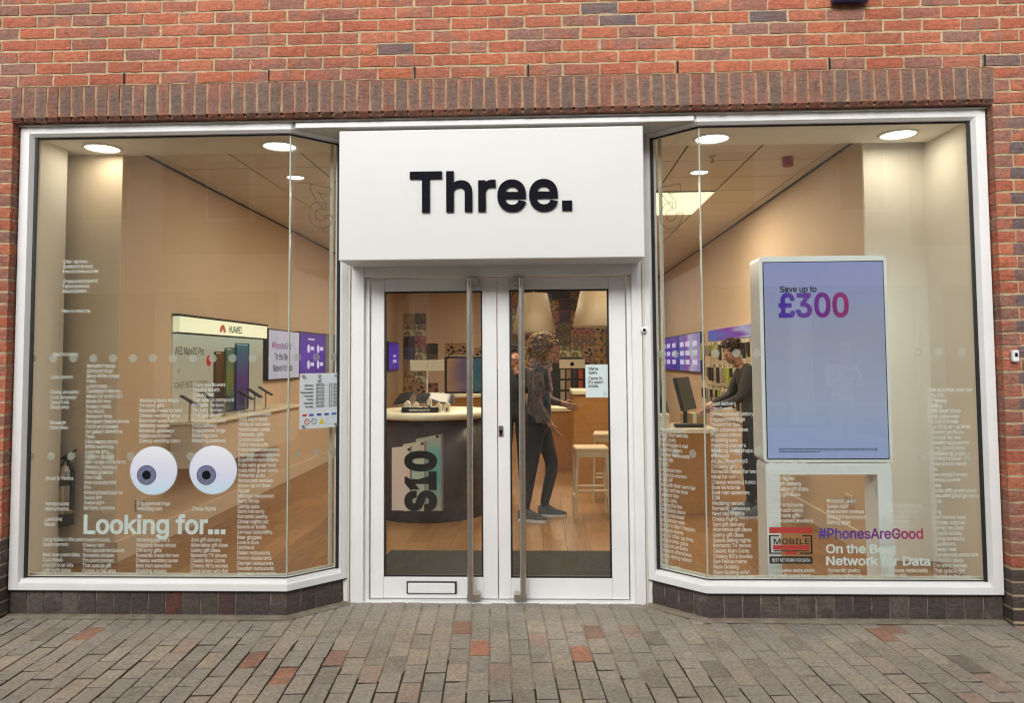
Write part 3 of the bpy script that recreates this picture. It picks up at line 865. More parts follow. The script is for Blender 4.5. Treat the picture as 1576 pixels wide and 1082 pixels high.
# ------------------------------------------------------------------ lettering on the glass
LP = 0.0312
SMALL = 0.0228 / CAPH
SXS = 0.246 / text_w('Japanese restaurants', SMALL, -0.02)
COLS_L = [
 (97, 405, ['Chat-up lines', 'Someone to love', 'How to have a lover', '', 'Cheap and cheerful', 'Tattoo removal', 'Mood lighters', '', '', '', 'How to treat me'], 0.9),
 (82, 548, ['Best locations'], 1), (78, 583, ['Love poems', '', '', 'Cheap jewellery', 'Love language', 'Great food', 'Great wine', '', '', 'Massage', 'Date ideas'], 1),
 (70, 739, ['Break in Venice', '', '', '', '', 'Honeymoons', 'Honeymoons', '', 'Locations', 'Meals'], 1),
 (66, 833, ['Long walks in the park', 'Quiet moment', '', 'Best love poem titles', 'Cool hotels', 'Just for over 50s', 'Late night dates', 'First class dates'], 1),
 (133.5, 566, ['Romantic songs', 'Diamond rings', 'Barry White songs', 'Feels', 'Love hearts', 'Candlelight dinners', 'Meals for under £20', 'Meals for two', 'Snappy socks', 'Too much', 'Romantic films', 'Romantic theatre shows', 'Catch and release', 'Art gallery directions', 'Taxis', 'Little happy dance', 'White weddings', 'Surprise gifts', 'Ultimate playlist', 'Mid-range restaurants', 'Wedding readings', 'Wedding bands', 'Slow fade', 'How to dump him', 'Fire', 'Winning back your ex', 'Swipe left', 'Swipe right', 'Birthday surprise'], 1),
 (127.5, 834, ['Theatre tickets', 'Cheeky text', 'That special restaurant', 'Romantic recipes', "I'm sorry memes", 'That special gift', 'Florists in this area', 'Food delivery'], 1),
 (214.5, 619, ['Wedding dress shops', "I'm sorry gifts", 'Romantic meals for two', 'Cheesy wedding tunes', 'Best man speeches', 'Wedding venues', 'Romantic getaways', 'Nights out in town', 'Cheesy wedding tunes'], 1),
 (211, 778, ['Engagement rings', 'Wedding cars'], 1),
 (209.5, 834, ['Wedding planners', 'Wedding dress shops', "I'm sorry gifts", 'Romantic meals for two', 'Cheesy wedding tunes', 'Best man speeches', 'Wedding venues', 'Romantic getaways'], 1),
 (296.5, 595, ['I love you flowers', 'Theatre tickets', 'Cheeky text', 'That special restaurant', 'Romantic recipes', "I'm sorry memes", 'That special gift', 'Florists in this area', 'Food delivery', 'Engagement rings', 'Wedding cars', 'Wedding planners'], 1),
 (295, 786, ['Cheap flights'], 1),
 (293.5, 834, ['3am gift delivery', 'Alternative gift ideas', 'Quirky gift ideas', 'Romantic TV shows', 'Classic Rom Coms', "Cheesy 80's movies", 'Good wines with fish', 'Nice pubs in town'], 1),
 (367, 640, ['Nice pubs in town', 'Date night ideas', 'White or red wine', 'Handmade cards', 'Romantic gifts', 'Cutest couple', 'Fluffy handcuffs', 'Personalised jewellery', 'Impressive restaurants', 'Expensive restaurants', 'Pubs with great food', 'Pubs with great views', 'Romantic pubs', 'Restaurant reviews', 'Make-up on fleek', 'Squad', 'Midnight takeaways', 'Barry White', 'Dating apps', 'Sorry not sorry', 'Romantic poetry', 'Cheap nights out', 'Boxers or briefs', '24 hour locksmiths', 'Beer goggles', 'Love is love', 'Umfriend', 'Italian restaurants', 'French restaurants', 'German restaurants', 'Swedish restaurants', 'Japanese restaurants'], 1),
]
LIST_F = ['Relationship goals', 'Living your best life', 'Outfit goals', 'The struggle is real', 'Bespoke tailors', 'Chinese restaurants', 'More fish', 'FOMO', 'Gorgeous men', 'Gorgeous women', 'Goals AF', 'Men with their own hair', 'Brows before bros', 'Tandem hire', 'Sports cars', 'Spilling the tea', 'Little black dress', 'New underwear', 'Last minute wax', "Pics or it didn't happen", 'Perfume stores', 'Top 10 chat-up lines', 'Relationship goals', 'Discount perfume', 'Discount aftershave', 'Funny dating videos', 'Bling', 'Binge-watch', 'Presents']
COLS_R = [
 (1092.5, 624, ['Food delivery', "I can't even", 'Delete browser history', 'Engagement rings', 'Present for Bae', 'Best proposal ideas', 'Proposal videos', 'Wedding cars', 'Wedding planners', 'Wedding dress shops', '#Blessed', 'All_By_Myself.mp3', "I'm sorry gifs", 'Romantic meals for two', 'Meal for one', 'Cheesy wedding tunes', 'Bow tie tutorial', 'Best man speeches', 'ION', 'Wedding venues', 'Romantic getaways', 'Next day lingerie', 'Cheap flights', '3am gift delivery', 'Alternative gift ideas', 'Quirky gift ideas', 'Speed dating nights', 'Romantic TV shows', 'Classic Rom Coms', "Cheesy 80's movies", 'Bye Felicia meme', 'Ryan Gosling', 'Ryan Gosling wife?', 'Good wines with fish'], 1),
 (1182.5, 715, ['Best man speeches', 'Wedding venues', 'Romantic getaways', 'Cheap flights', '3am gift delivery', 'Alternative gift ideas', 'Quirky gift ideas', '', 'White or red wine', 'Handmade cards', 'Handmade gifts', 'Personalised jewellery'], 1),
 (1184.5, 881, ['Impressive restaurants', 'Pubs with great food'], 1),
 (1272, 774, ['Romantic pubs', 'Swipe right', 'Restaurant reviews', 'Midnight takeaways', 'Dating apps'], 1),
 (1274.5, 881, ['Romantic poetry', 'Cheap nights out'], 1),
 (1364, 781, ['Safe travels home', 'Date night ideas', 'Happy hour', 'Dating sites', 'Photo filters'], 1),
 (1367, 881, ['Chinese restaurants', 'More fish'], 1),
 (1427, 603, ['Men with their own hair', 'Why me', 'Gorgeous', 'Spilling', 'Little black dress', 'New underwear', 'Perfume stores', 'Top 10 chat-up lines', 'Discount perfume', 'Discount for you', 'Swedish restaurants', 'Funny dating lines', 'Relationship goals', 'Nothing to wear', 'What women want', 'Bye', 'Love songs for two', 'Cheesy poems', 'Feels', 'Hotels with great views', 'Pubs with great gardens', 'Quiet', 'Lol', 'Bling', 'Best memes ever', 'Birthday surprise', 'Sliding into DMs', 'Theatre tickets', 'Dating for adults', 'Chat rooms', 'Cheeky text', 'That special restaurant', 'Romantic ideas', "I'm sorry memes", 'That special gift', 'Florists in this area'], 1),
]
def column(cols, root):
    for px, py, lines, _ in cols:
        p0 = at(px, py, VY)
        mb = MB()
        for k, s in enumerate(lines):
            z = p0.z - k * LP
            if s and z > 0.236: lay(mb, s, SMALL, (p0.x, VY, z), EX, EZ, bold=0.006, track=-0.02, sx=SXS)
        if mb.v: build_flat(mb, 'vinyl_words', M['vinyl'], root, origin=p0)
column(COLS_L, winL)
column(COLS_R, winR)
# the list on the angled right pane
gi = offs(PATH_R, VY)
ud = Vector((gi[1].x - gi[0].x, gi[1].y - gi[0].y, 0)).normalized()
def on_line(px, py, a, d):                                      # point of the upright plane through a along d seen at a pixel
    r = ray(px, py); nn = Vector((-d.y, d.x, 0))
    t = nn.dot(a - CAM) / nn.dot(r)
    return CAM + r * t
aR = Vector((gi[0].x, gi[0].y, 0))
mb = MB(); p0 = on_line(1013, 663, aR, ud)
for k, s in enumerate(LIST_F):
    z = p0.z - k * LP
    if z > 0.245: lay(mb, s, SMALL, (p0.x, p0.y, z), ud, EZ, bold=0.006, track=-0.02, sx=SXS)
build_flat(mb, 'vinyl_words', M['vinyl'], winR, origin=p0)
# larger lines
p = at(126.5, 821, VY)
mb = lay(MB(), 'Looking for...', 0.107 / CAPH, p, EX, EZ, bold=0.024, track=-0.006)
wpx = at(347, 821, VY).x - p.x
ws = max(v[0] for v in mb.v) - p.x
mb.v = [(p.x + (v[0] - p.x) * wpx / ws, v[1], v[2]) for v in mb.v]
build_flat(mb, 'vinyl_headline', M['vinyl_big'], winL, origin=p, label='large white words reading Looking for')
def fit_text(s, px0, px1, pyb, size, m, root, name, bold=0.022, track=-0.008, y=VY, label=None):
    a, b = at(px0, pyb, y), at(px1, pyb, y)
    size = size / CAPH
    mb = lay(MB(), s, size, a, EX, EZ, bold=bold, track=track)
    w = max(v[0] for v in mb.v) - a.x
    mb.v = [(a.x + (v[0] - a.x) * (b.x - a.x) / w, v[1], v[2]) for v in mb.v]
    return build_flat(mb, name, m, root, origin=a, label=label)
fit_text('#PhonesAreGood', 1260, 1421, 829, 0.057, M['purple_text'], winR, 'vinyl_headline', label='purple to red hashtag lettering')
fit_text('On the Best', 1271, 1380, 851.5, 0.049, M['vinyl_big'], winR, 'vinyl_headline')
fit_text('Network for Data', 1270.5, 1432, 870, 0.049, M['vinyl_big'], winR, 'vinyl_headline')
# award badge
bd = empty('award_badge', at(1217, 868, VY)); bd.parent = winR; bd.location = Vector(at(1217, 868, VY)) - winR.location
def rpx(x0, y0, x1, y1, y=VY):
    a, b = at(x0, y1, y), at(x1, y0, y)
    return a, Vector((b.x - a.x, 0, 0)), Vector((0, 0, b.z - a.z))
mb = MB(); rect(mb, *rpx(1184, 812, 1250, 821)); mb.build('red_bar', M['logo_red'], bd, origin=at(1184, 821, VY))
mb = MB()
for r_ in ((1184, 824, 1186, 853), (1248, 824, 1250, 853), (1186, 824, 1199, 826), (1235, 824, 1248, 826), (1186, 851, 1203, 853), (1231, 851, 1248, 853), (1184.5, 857, 1250.5, 868)):
    rect(mb, *rpx(*r_))
build_flat(mb, 'black_frame', M['ink'], bd, origin=at(1184, 868, VY))
fit_text('MOBILE', 1190, 1246, 838, 0.032, M['ink'], bd, 'badge_word', 0.014, 0.02, VY - .001)
mb = MB(); rect(mb, *rpx(1190, 839.5, 1246, 846.5)); rect(mb, *rpx(1209, 849, 1226, 853.5)); build_flat(mb, 'red_line', M['logo_red'], bd, origin=at(1190, 846, VY))
mb = MB(); rect(mb, *rpx(1191, 847.6, 1245, 849)); build_flat(mb, 'ink_line', M['ink'], bd, origin=at(1190, 849, VY))
fit_text('BEST NETWORK FOR DATA', 1188, 1247, 865, 0.019, M['vinyl'], bd, 'badge_word', 0.008, 0.0, VY - .002)
# eyes
def iris_mat():
    m, n, l, b = new_mat('iris_print')
    tc = n.new('ShaderNodeTexCoord'); sp = n.new('ShaderNodeSeparateXYZ'); l.new(tc.outputs['Object'], sp.inputs[0])
    an = n.new('ShaderNodeMath'); an.operation = 'ARCTAN2'; l.new(sp.outputs['X'], an.inputs[0]); l.new(sp.outputs['Z'], an.inputs[1])
    ln = n.new('ShaderNodeVectorMath'); ln.operation = 'LENGTH'; l.new(tc.outputs['Object'], ln.inputs[0])
    cb = n.new('ShaderNodeCombineXYZ')
    a5 = n.new('ShaderNodeMath'); a5.operation = 'MULTIPLY'; a5.inputs[1].default_value = 6.0; l.new(an.outputs[0], a5.inputs[0])
    r5 = n.new('ShaderNodeMath'); r5.operation = 'MULTIPLY'; r5.inputs[1].default_value = 30.0; l.new(ln.outputs['Value'], r5.inputs[0])
    l.new(a5.outputs[0], cb.inputs[0]); l.new(r5.outputs[0], cb.inputs[1])
    nz = n.new('ShaderNodeTexNoise'); nz.inputs['Scale'].default_value = 2.0; nz.inputs['Detail'].default_value = 5; l.new(cb.outputs[0], nz.inputs['Vector'])
    r = ramp(n, [(0.3, (0.05, 0.055, 0.12)), (0.5, (0.15, 0.16, 0.28)), (0.7, (0.36, 0.37, 0.52))]); l.new(nz.outputs['Fac'], r.inputs[0])
    l.new(r.outputs[0], b.inputs['Base Color'])
    return m
M['iris'] = iris_mat()
M['eye_rim'] = mat('eye_rim', (0.55, 0.66, 0.76), 0.5, var=0.05)
for cx, cy, ix, iy in ((236.5, 724.5, 225.5, 731.5), (328, 723.5, 317.5, 731.5)):
    c = at(cx, cy, VY - .020)
    eye = empty('eyeball_sticker', c); eye.parent = winL; eye.location = Vector(c) - winL.location
    r = 37.5 / 253.0
    build_flat(disc(MB(), c, r, EX, EZ, 48), 'rim', M['eye_rim'], eye, origin=c)
    c1 = c + Vector((0.002, -0.001, 0.004)); build_flat(disc(MB(), c1, r * 0.955, EX, EZ, 48), 'eye_white', M['eye_white'], eye, origin=c1)
    c2 = at(ix, iy, VY - .022); build_flat(disc(MB(), c2, 15.2 / 253, EX, EZ, 40), 'iris_rim', M['ink'], eye, origin=c2)
    c3 = at(ix, iy, VY - .023); build_flat(disc(MB(), c3, 14.3 / 253, EX, EZ, 40), 'iris', M['iris'], eye, origin=c3)
    c4 = at(ix, iy, VY - .024); build_flat(disc(MB(), c4, 7.0 / 253, EX, EZ, 28), 'pupil', M['ink'], eye, origin=c4)
# safety dots
giL = offs(PATH_L, VY)
aL = Vector((giL[1].x, giL[1].y, 0)); uL = Vector((giL[2].x - giL[1].x, giL[2].y - giL[1].y, 0)).normalized()
for root, xs in ((winL, [50, 82, 113, 143.5, 174, 204.5, 235, 266, 297, 327.5, 358, 388.5, 419]), (winR, [1101, 1133.5, 1165, 1412, 1445, 1480])):
    for py in (551.5, 702.5):
        for px in xs:
            yy = py - (px - 300) * 0.0095 if px > 800 else py
            if px > 1390: yy = (541.5 if py < 600 else 702.5)
            c = at(px + (0 if py < 600 else (-3.5 if px < 500 else 8 if px > 1390 else 2)), yy, VY + .002)
            build_flat(disc(MB(), c, 0.0255, EX, EZ, 20), 'safety_dot', M['dot'], root, origin=c)
for px in (458, 487, 514.5):
    for py in (550, 699 - (px - 458) * .06):
        c = on_line(px, py, aL, uL)
        build_flat(disc(MB(), c, 0.0255, uL, EZ, 20), 'safety_dot', M['dot'], winL, origin=c)
for px in (1015, 1039, 1066):
    for py in (545, 696 + (px - 1015) * .05):
        c = on_line(px, py, aR, ud)
        build_flat(disc(MB(), c, 0.0255, ud, EZ, 20), 'safety_dot', M['dot'], winR, origin=c)
# outlined 3 emblem etched on both angled panes
def outline3(root, a, d, px, py, h, mir):
    c = on_line(px, py, a, d)
    _, _, polys = glyph('3', 0.022)
    mb = MB()
    xs = [q.x for p_ in polys for q in p_]; mx = (min(xs) + max(xs)) / 2
    for p_ in polys:
        pts = [c + d * ((q.x - mx) * h * 1.7 * mir) + EZ * ((q.y - CAPH / 2) * h / CAPH) for q in p_]
        for i in range(len(pts)):
            p0, p1 = pts[i - 1], pts[i]
            e = (p1 - p0)
            if e.length < 1e-5: continue
            nn = Vector((-d.y, d.x, 0)); s_ = e.cross(nn).normalized() * 0.005
            mb.add([p0 - s_, p1 - s_, p1 + s_, p0 + s_], [(0, 1, 2, 3)])
    t = lay(MB(), 'Three.co.uk', 0.036, (0, 0, 0), EX, EZ, bold=0.02, align='C')
    q0 = c - EZ * (h * 0.66)
    mb.add([q0 + d * (v[0] * mir) + EZ * v[2] for v in t.v], t.f)
    build_flat(mb, 'etched_emblem', M['etch'], root, origin=c)
outline3(winL, aL, uL, 494, 318, 0.25, -1)
outline3(winR, aR, ud, 1033, 318, 0.25, -1)

# ------------------------------------------------------------------ entrance: head trim, soffit, fascia, door frame
ht = MB()
ht.box(XL - 0.012, XR + 0.012, -0.018, 0.0, 3.0285, 3.036)
ht = ht.build('head_flashing', M['alu'], origin=(-0.3, 0, 3.03), label='thin white metal flashing under the soldier bricks', cat='flashing')
so = empty('entrance_soffit', (-0.3, 0.1, 2.99), 'white soffit above the recessed entrance, behind the sign box', 'soffit')
MB().add([(CL + .02, 0.004, 2.99), (CR - .02, 0.004, 2.99), (ER - .01, 0.36, 2.99), (EL + .01, 0.36, 2.99), (CL + .02, 0.004, 3.03), (CR - .02, 0.004, 3.03), (ER - .01, 0.36, 3.03), (EL + .01, 0.36, 3.03)],
         [(0, 1, 2, 3), (4, 5, 6, 7), (0, 1, 5, 4), (1, 2, 6, 5), (2, 3, 7, 6), (3, 0, 4, 7)]).build('soffit_panel', M['soffit_out'], so, origin=(-.3, 0, 2.99))
MB().bbox(CL + 0.03, CR - 0.02, -0.012, 0.003, 2.986, 3.018, 0.003).build('edge_trim', M['alu'], so, origin=(-.3, 0, 2.99))
fas = empty('sign_box', (-0.305, -0.03, 2.155), 'large white sign box with black letters over the doors', 'shop sign')
MB().bbox(-1.228, 0.622, -0.03, 0.30, 2.157, 2.957, 0.005).build('panel', M['fascia'], fas, origin=(-0.305, -.03, 2.157))
# raised letters
a, b = at(631, 327.5, -0.035), at(880.5, 325.5, -0.035)
tl = lay(MB(), 'Three.', 0.335, (0, 0, 0), EX, EZ, bold=0.019, track=0.010)
wtl = max(v[0] for v in tl.v) - min(v[0] for v in tl.v); x0_ = min(v[0] for v in tl.v); ztop = max(v[2] for v in tl.v); zlo = min(v[2] for v in tl.v)
hT = at(631, 265, -0.035).z - at(631, 328.5, -0.035).z
pos = 0.0
for ch in 'Three.':
    tv, tf, polys = glyph(ch, 0.019)
    sxx = (b.x - a.x) / wtl
    szz = hT / (ztop - zlo)
    used = sorted({i for f in tf for i in f}); ix = {q: k for k, q in enumerate(used)}
    fr = [Vector((a.x + (pos + tv[i][0] * 0.335 - x0_) * sxx, -0.046, a.z + (tv[i][1] * 0.335 - zlo) * szz - 0.002)) for i in used]
    fcs = [tuple(ix[i] for i in f) for f in tf]
    nv = len(fr)
    edges = {}
    for f in fcs:
        for i in range(len(f)):
            e = (f[i - 1], f[i]); edges[tuple(sorted(e))] = edges.get(tuple(sorted(e)), 0) + 1
    mbl = MB().add(fr + [v + EY * 0.014 for v in fr], fcs + [tuple(i + nv for i in reversed(f)) for f in fcs] + [(e[0], e[1], e[1] + nv, e[0] + nv) for e, c_ in edges.items() if c_ == 1])
    mbl.build('letter', M['sign_black'], fas, origin=fr[0])
    pos += (advance(ch) + 0.010) * 0.335

dfr = empty('door_frame', (-0.295, YD, GZ), 'white aluminium door frame with threshold round the double doors', 'door frame')
DX0, DX1, DZT = -1.232, 0.640, 2.168
LX0, LXM, LX1, LZT, LZB = -1.112, -0.2885, 0.5405, 2.083, 0.028
MB().bbox(DX0, LX0 - .035, YD - 0.05, YD + 0.06, GZ - .01, DZT, 0.003).build('jamb', M['alu'], dfr, origin=(DX0, YD, GZ))
MB().bbox(LX0 - .036, LX0 - .006, YD - 0.018, YD + 0.05, GZ - .01, LZT + .004, 0.003).build('jamb_stop', M['alu'], dfr, origin=(LX0, YD, GZ))
MB().bbox(LX1 + .035, DX1, YD - 0.05, YD + 0.06, GZ - .01, DZT, 0.003).build('jamb', M['alu'], dfr, origin=(DX1, YD, GZ))
MB().bbox(LX1 + .006, LX1 + .036, YD - 0.018, YD + 0.05, GZ - .01, LZT + .004, 0.003).build('jamb_stop', M['alu'], dfr, origin=(LX1, YD, GZ))
MB().bbox(LX0 - .034, LX1 + .034, YD - 0.047, YD + 0.06, LZT + .006, DZT - .001, 0.003).build('head_rail', M['alu'], dfr, origin=(LXM, YD, LZT))
MB().box(LX0 - .034, LX1 + .034, YD - 0.044, YD + 0.08, DZT, 3.03).build('head_panel', M['soffit_out'], dfr, origin=(LXM, YD, DZT))
MB().bbox(LX0 - .036, LX1 + .036, YD - 0.045, YD + 0.05, GZ - .015, LZB - .006, 0.003).build('threshold', M['alu'], dfr, origin=(LXM, YD, GZ))
MB().box(EL + .004, DX0 - .002, EYY - .004, YD + .06, GZ - .01, 2.985).build('corner_post', M['cream_trim'], dfr, origin=(EL, EYY, GZ))
MB().box(DX1 + .002, ER - .004, EYY - .004, YD + .06, GZ - .01, 2.985).build('corner_post', M['cream_trim'], dfr, origin=(ER, EYY, GZ))
MB().box(EL - .045, EL + .003, EYY + .003, YD + .06, -0.02, 2.985).build('corner_post', M['alu'], dfr, origin=(EL, EYY, GZ))
MB().box(ER - .003, ER + .045, EYY + .003, YD + .06, -0.02, 2.985).build('corner_post', M['alu'], dfr, origin=(ER, EYY, GZ))

def leaf(x0, x1, gx0, gx1, gz0, gz1, hx, brk, label):
    d = empty('glass_door', ((x0 + x1) / 2, YD, LZB), label, 'door')
    y0, y1 = YD, YD + 0.045
    MB().bbox(x0, gx0, y0, y1, LZB, LZT, .003).build('stile', M['alu'], d, origin=(x0, y0, LZB))
    MB().bbox(gx1, x1, y0, y1, LZB, LZT, .003).build('stile', M['alu'], d, origin=(x1, y0, LZB))
    MB().bbox(gx0 + .0005, gx1 - .0005, y0 + .002, y1, gz1, LZT - .001, .003).build('top_rail', M['alu'], d, origin=(gx0, y0, gz1))
    MB().bbox(gx0 + .0005, gx1 - .0005, y0 + .002, y1, LZB + .001, gz0, .003).build('bottom_rail', M['alu'], d, origin=(gx0, y0, LZB))
    g = MB(); t = 0.011
    for q in ((gx0, gx0 + t, gz0, gz1), (gx1 - t, gx1, gz0, gz1), (gx0 + t, gx1 - t, gz0, gz0 + t), (gx0 + t, gx1 - t, gz1 - t, gz1)):
        g.box(q[0], q[1], y0 + .012, y0 + .03, q[2], q[3])
    g.build('gasket', M['gasket'], d, origin=(gx0, y0, gz0))
    MB().add([(gx0 + .004, y0 + .020, gz0 + .004), (gx1 - .004, y0 + .020, gz0 + .004), (gx1 - .004, y0 + .020, gz1 - .004), (gx0 + .004, y0 + .020, gz1 - .004),
              (gx0 + .004, y0 + .028, gz0 + .004), (gx1 - .004, y0 + .028, gz0 + .004), (gx1 - .004, y0 + .028, gz1 - .004), (gx0 + .004, y0 + .028, gz1 - .004)],
             [(0, 1, 2, 3), (7, 6, 5, 4)]).build('glass_pane', M['glass'], d, origin=(gx0, y0, gz0))
    h = empty('pull_handle', (hx, YD - .05, 1.0)); h.parent = d; h.location = Vector((hx, YD - .05, 1.0)) - d.location
    MB().tube((hx, YD - .062, 0.042), (hx, YD - .062, 2.075), 0.0195, n=18).build('bar', M['steel'], h, origin=(hx, YD - .062, 1.0))
    for z in (0.058, 2.058):
        bx = MB().bbox(min(hx - brk * .022, hx + brk * .058), max(hx - brk * .022, hx + brk * .058), YD - .072, YD - .048, z - .022, z + .022, .004)
        bx.bbox(min(hx + brk * .03, hx + brk * .058), max(hx + brk * .03, hx + brk * .058), YD - .049, YD + .002, z - .022, z + .022, .004)
        bx.build('bracket', M['steel'], h, origin=(hx, YD - .06, z))
    return d
def dx(px, py): return at(px, py, YD).x
def dz(px, py): return at(px, py, YD).z
doorL = leaf(LX0, LXM - .003, dx(591, 660), dx(743, 660), dz(660, 889), dz(660, 448), dx(724.5, 660), 1, 'left white framed glass door with a letterbox')
doorR = leaf(LXM + .003, LX1, dx(785, 660), dx(939.5, 660), dz(860, 891), dz(860, 445), dx(804, 660), -1, 'right white framed glass door with a pale poster')
a, b = at(626, 914, YD), at(703, 895, YD)
MB().bbox(a.x, b.x, YD - .010, YD + .001, a.z, b.z, .003).build('letterbox_frame', M['black'], doorL, origin=a)
MB().bbox(a.x + .010, b.x - .010, YD - .018, YD - .009, a.z + .007, b.z - .008, .004).build('letterbox_flap', M['alu'], doorL, origin=a)
c = at(771, 664, YD)
MB().bbox(c.x - .016, c.x + .016, YD - .006, YD + .001, c.z - .036, c.z + .036, .003).build('lock_plate', M['steel'], doorR, origin=c)
MB().tube((c.x, YD - .012, c.z), (c.x, YD, c.z), .011, n=16).box(c.x - .006, c.x + .006, YD - .009, YD - .004, c.z - .026, c.z).build('lock_cylinder', M['ink'], doorR, origin=c)
# poster on the right door
PY = YD + 0.018
ps = empty('paper_notice', at(918, 612, PY), 'pale blue paper notice taped to the right glass door', 'poster')
a, b = at(901.5, 612, PY), at(936.5, 561, PY)
MB().box(a.x, b.x, PY - .001, PY, a.z, b.z).build('sheet', M['paper'], ps, origin=a)
mb = MB()
for s, py in (("We're", 570), ('open.', 575.6), ('Come in,', 584.6), ("it's warm", 590.6), ('inside.', 596.4)):
    ln = lay(MB(), s, 0.0195 / CAPH, at(905.5, py, PY - .003), EX, EZ, bold=0.010, track=-.02, sx=.9); build_flat(ln, 'printed_line', M['ink'], ps, origin=at(905.5, py, PY - .003))
lay(mb, '3', 0.045, at(928, 609, PY - .003), EX, EZ, bold=0.0)
build_flat(mb, 'printed_emblem', M['grey'], ps, origin=a)
# hours plate on the angled left pane
aLo = Vector((offs(PATH_L, GD - .016)[1].x, offs(PATH_L, GD - .016)[1].y, 0))
hp = empty('opening_hours_plate', on_line(490, 660, aLo, uL), 'white acrylic opening hours plate fixed to the angled pane', 'sign')
c00, c11 = on_line(461.5, 661, aLo, uL), on_line(520.5, 574, aLo, uL)
Lh = (Vector((c11.x, c11.y, 0)) - Vector((c00.x, c00.y, 0))).length; Hh = c11.z - c00.z
nL = Vector((-uL.y, uL.x, 0))
MB().obox(c00, uL * Lh, nL * .006, (0, 0, Hh)).build('plate', M['plate'], hp, origin=c00)
def hpt(u, v): return c00 + uL * (Lh * u) + EZ * (Hh * v) - nL * .0015
mb = MB()
lay(mb, '3', 0.075, hpt(.43, .855), uL, EZ, bold=0.0); lay(mb, 'Three', 0.016, hpt(.5, .825), uL, EZ, align='C', bold=.01)
for k, s in enumerate(('Monday', 'Tuesday', 'Wednesday', 'Thursday', 'Friday', 'Saturday', 'Sunday')):
    v = .765 - k * .064
    lay(mb, s, .024, hpt(.34, v), uL, EZ, align='R', bold=.012)
    t = ('09:00', '17:30') if k < 6 else ('10:30', '16:30')
    lay(mb, t[0], .032, hpt(.40, v - .004), uL, EZ, bold=.014); lay(mb, '-', .026, hpt(.67, v), uL, EZ, bold=.02); lay(mb, t[1], .032, hpt(.735, v - .004), uL, EZ, bold=.014)
build_flat(mb, 'printed_hours', M['ink'], hp, origin=hpt(0, 0), kind='stuff')
cards = [((.06, .17), (0.60, 0.06, 0.04)), ((.23, .35), (0.12, 0.08, 0.35)), ((.43, .55), (0.03, 0.06, 0.30)), ((.63, .75), (0.05, 0.08, 0.35)), ((.82, .95), (0.04, 0.16, 0.50))]
for k, ((u0, u1), col) in enumerate(cards):
    mb = MB(); rect(mb, hpt(u0, .225), uL * (Lh * (u1 - u0)), EZ * (Hh * .04)); build_flat(mb, 'card_mark', mat('card_mark_%d' % k, col, .5, var=0), hp, origin=hpt(u0, .225))
for u, col, kd in ((.18, (.55, .03, .03), 'ring'), (.36, (.04, .3, .14), 'ring'), (.56, (.75, .58, .02), 'tri'), (.78, (.5, .55, .6), 'box')):
    mb = MB(); cc = hpt(u, .125)
    if kd == 'ring':
        for i in range(20):
            t0, t1 = i * math.pi / 10, (i + 1) * math.pi / 10
            mb.add([cc + uL * (r * math.cos(t)) + EZ * (r * math.sin(t)) for r, t in ((.019, t0), (.019, t1), (.014, t1), (.014, t0))], [(0, 1, 2, 3)])
        mb.add([cc + uL * x + EZ * z for x, z in ((-.012, .010), (-.010, .012), (.012, -.010), (.010, -.012))], [(0, 1, 2, 3)])
    elif kd == 'tri': mb.add([cc + uL * x + EZ * z for x, z in ((-.02, -.017), (.02, -.017), (0, .02))], [(0, 1, 2)])
    else:
        for q in ((-.028, -.02, .056, .002), (-.028, .018, .056, .002), (-.028, -.02, .002, .04), (.026, -.02, .002, .04)): rect(mb, cc + uL * q[0] + EZ * q[1], uL * q[2], EZ * q[3])
    build_flat(mb, 'pictogram', mat('pictogram_' + kd, col, .5, var=0), hp, origin=cc)
for u, v in ((.07, .95), (.93, .95), (.07, .05), (.93, .05)):
    q = hpt(u, v); MB().tube(q, q - nL * .010, .0085, n=14).build('standoff', M['steel'], hp, origin=q)
# small fittings
c = at(985.5, 508, EYY - .005); c.x = (DX1 + ER) / 2
cmr = empty('door_camera', c, 'small round white camera on the right door post', 'camera')
MB().lathe((0, 0, 0), [(0, 0), (.019, 0), (.021, .006), (.017, .022), (0, .024)], 20).build('housing', M['white_gloss'], cmr, local=True)
cmr.rotation_euler = (math.radians(90), 0, 0)
MB().lathe((0, 0, .0245), [(0, .0035), (.009, .002), (.0095, 0)], 16).build('lens', M['ink'], cmr, local=True)
c = at(1560, 548, BY - .003)
bx = empty('wall_sensor', c, 'tiny white plastic box fixed to the brick pier', 'sensor')
MB().bbox(c.x - .019, c.x + .019, BY - .030, BY - .001, c.z - .034, c.z + .034, .006).build('case', M['white_gloss'], bx, origin=c)
MB().box(c.x - .008, c.x + .008, BY - .0315, BY - .0295, c.z - .004, c.z + .018).build('dark_window', M['ink'], bx, origin=c)
a, b = at(1282, 2, BY - .05), at(1338, 2, BY - .05)
bs = empty('blue_sign_tray', (a.x, BY, a.z), 'dark blue projecting sign cut off at the top edge', 'sign')
MB().bbox(a.x, b.x, BY - .06, BY - .012, a.z, a.z + .45, .006).build('panel', M['blue_sign'], bs, origin=a)
MB().box(a.x + .02, b.x - .02, BY - .012, BY + .004, a.z + .05, a.z + .4).build('bracket', M['black'], bs, origin=a)

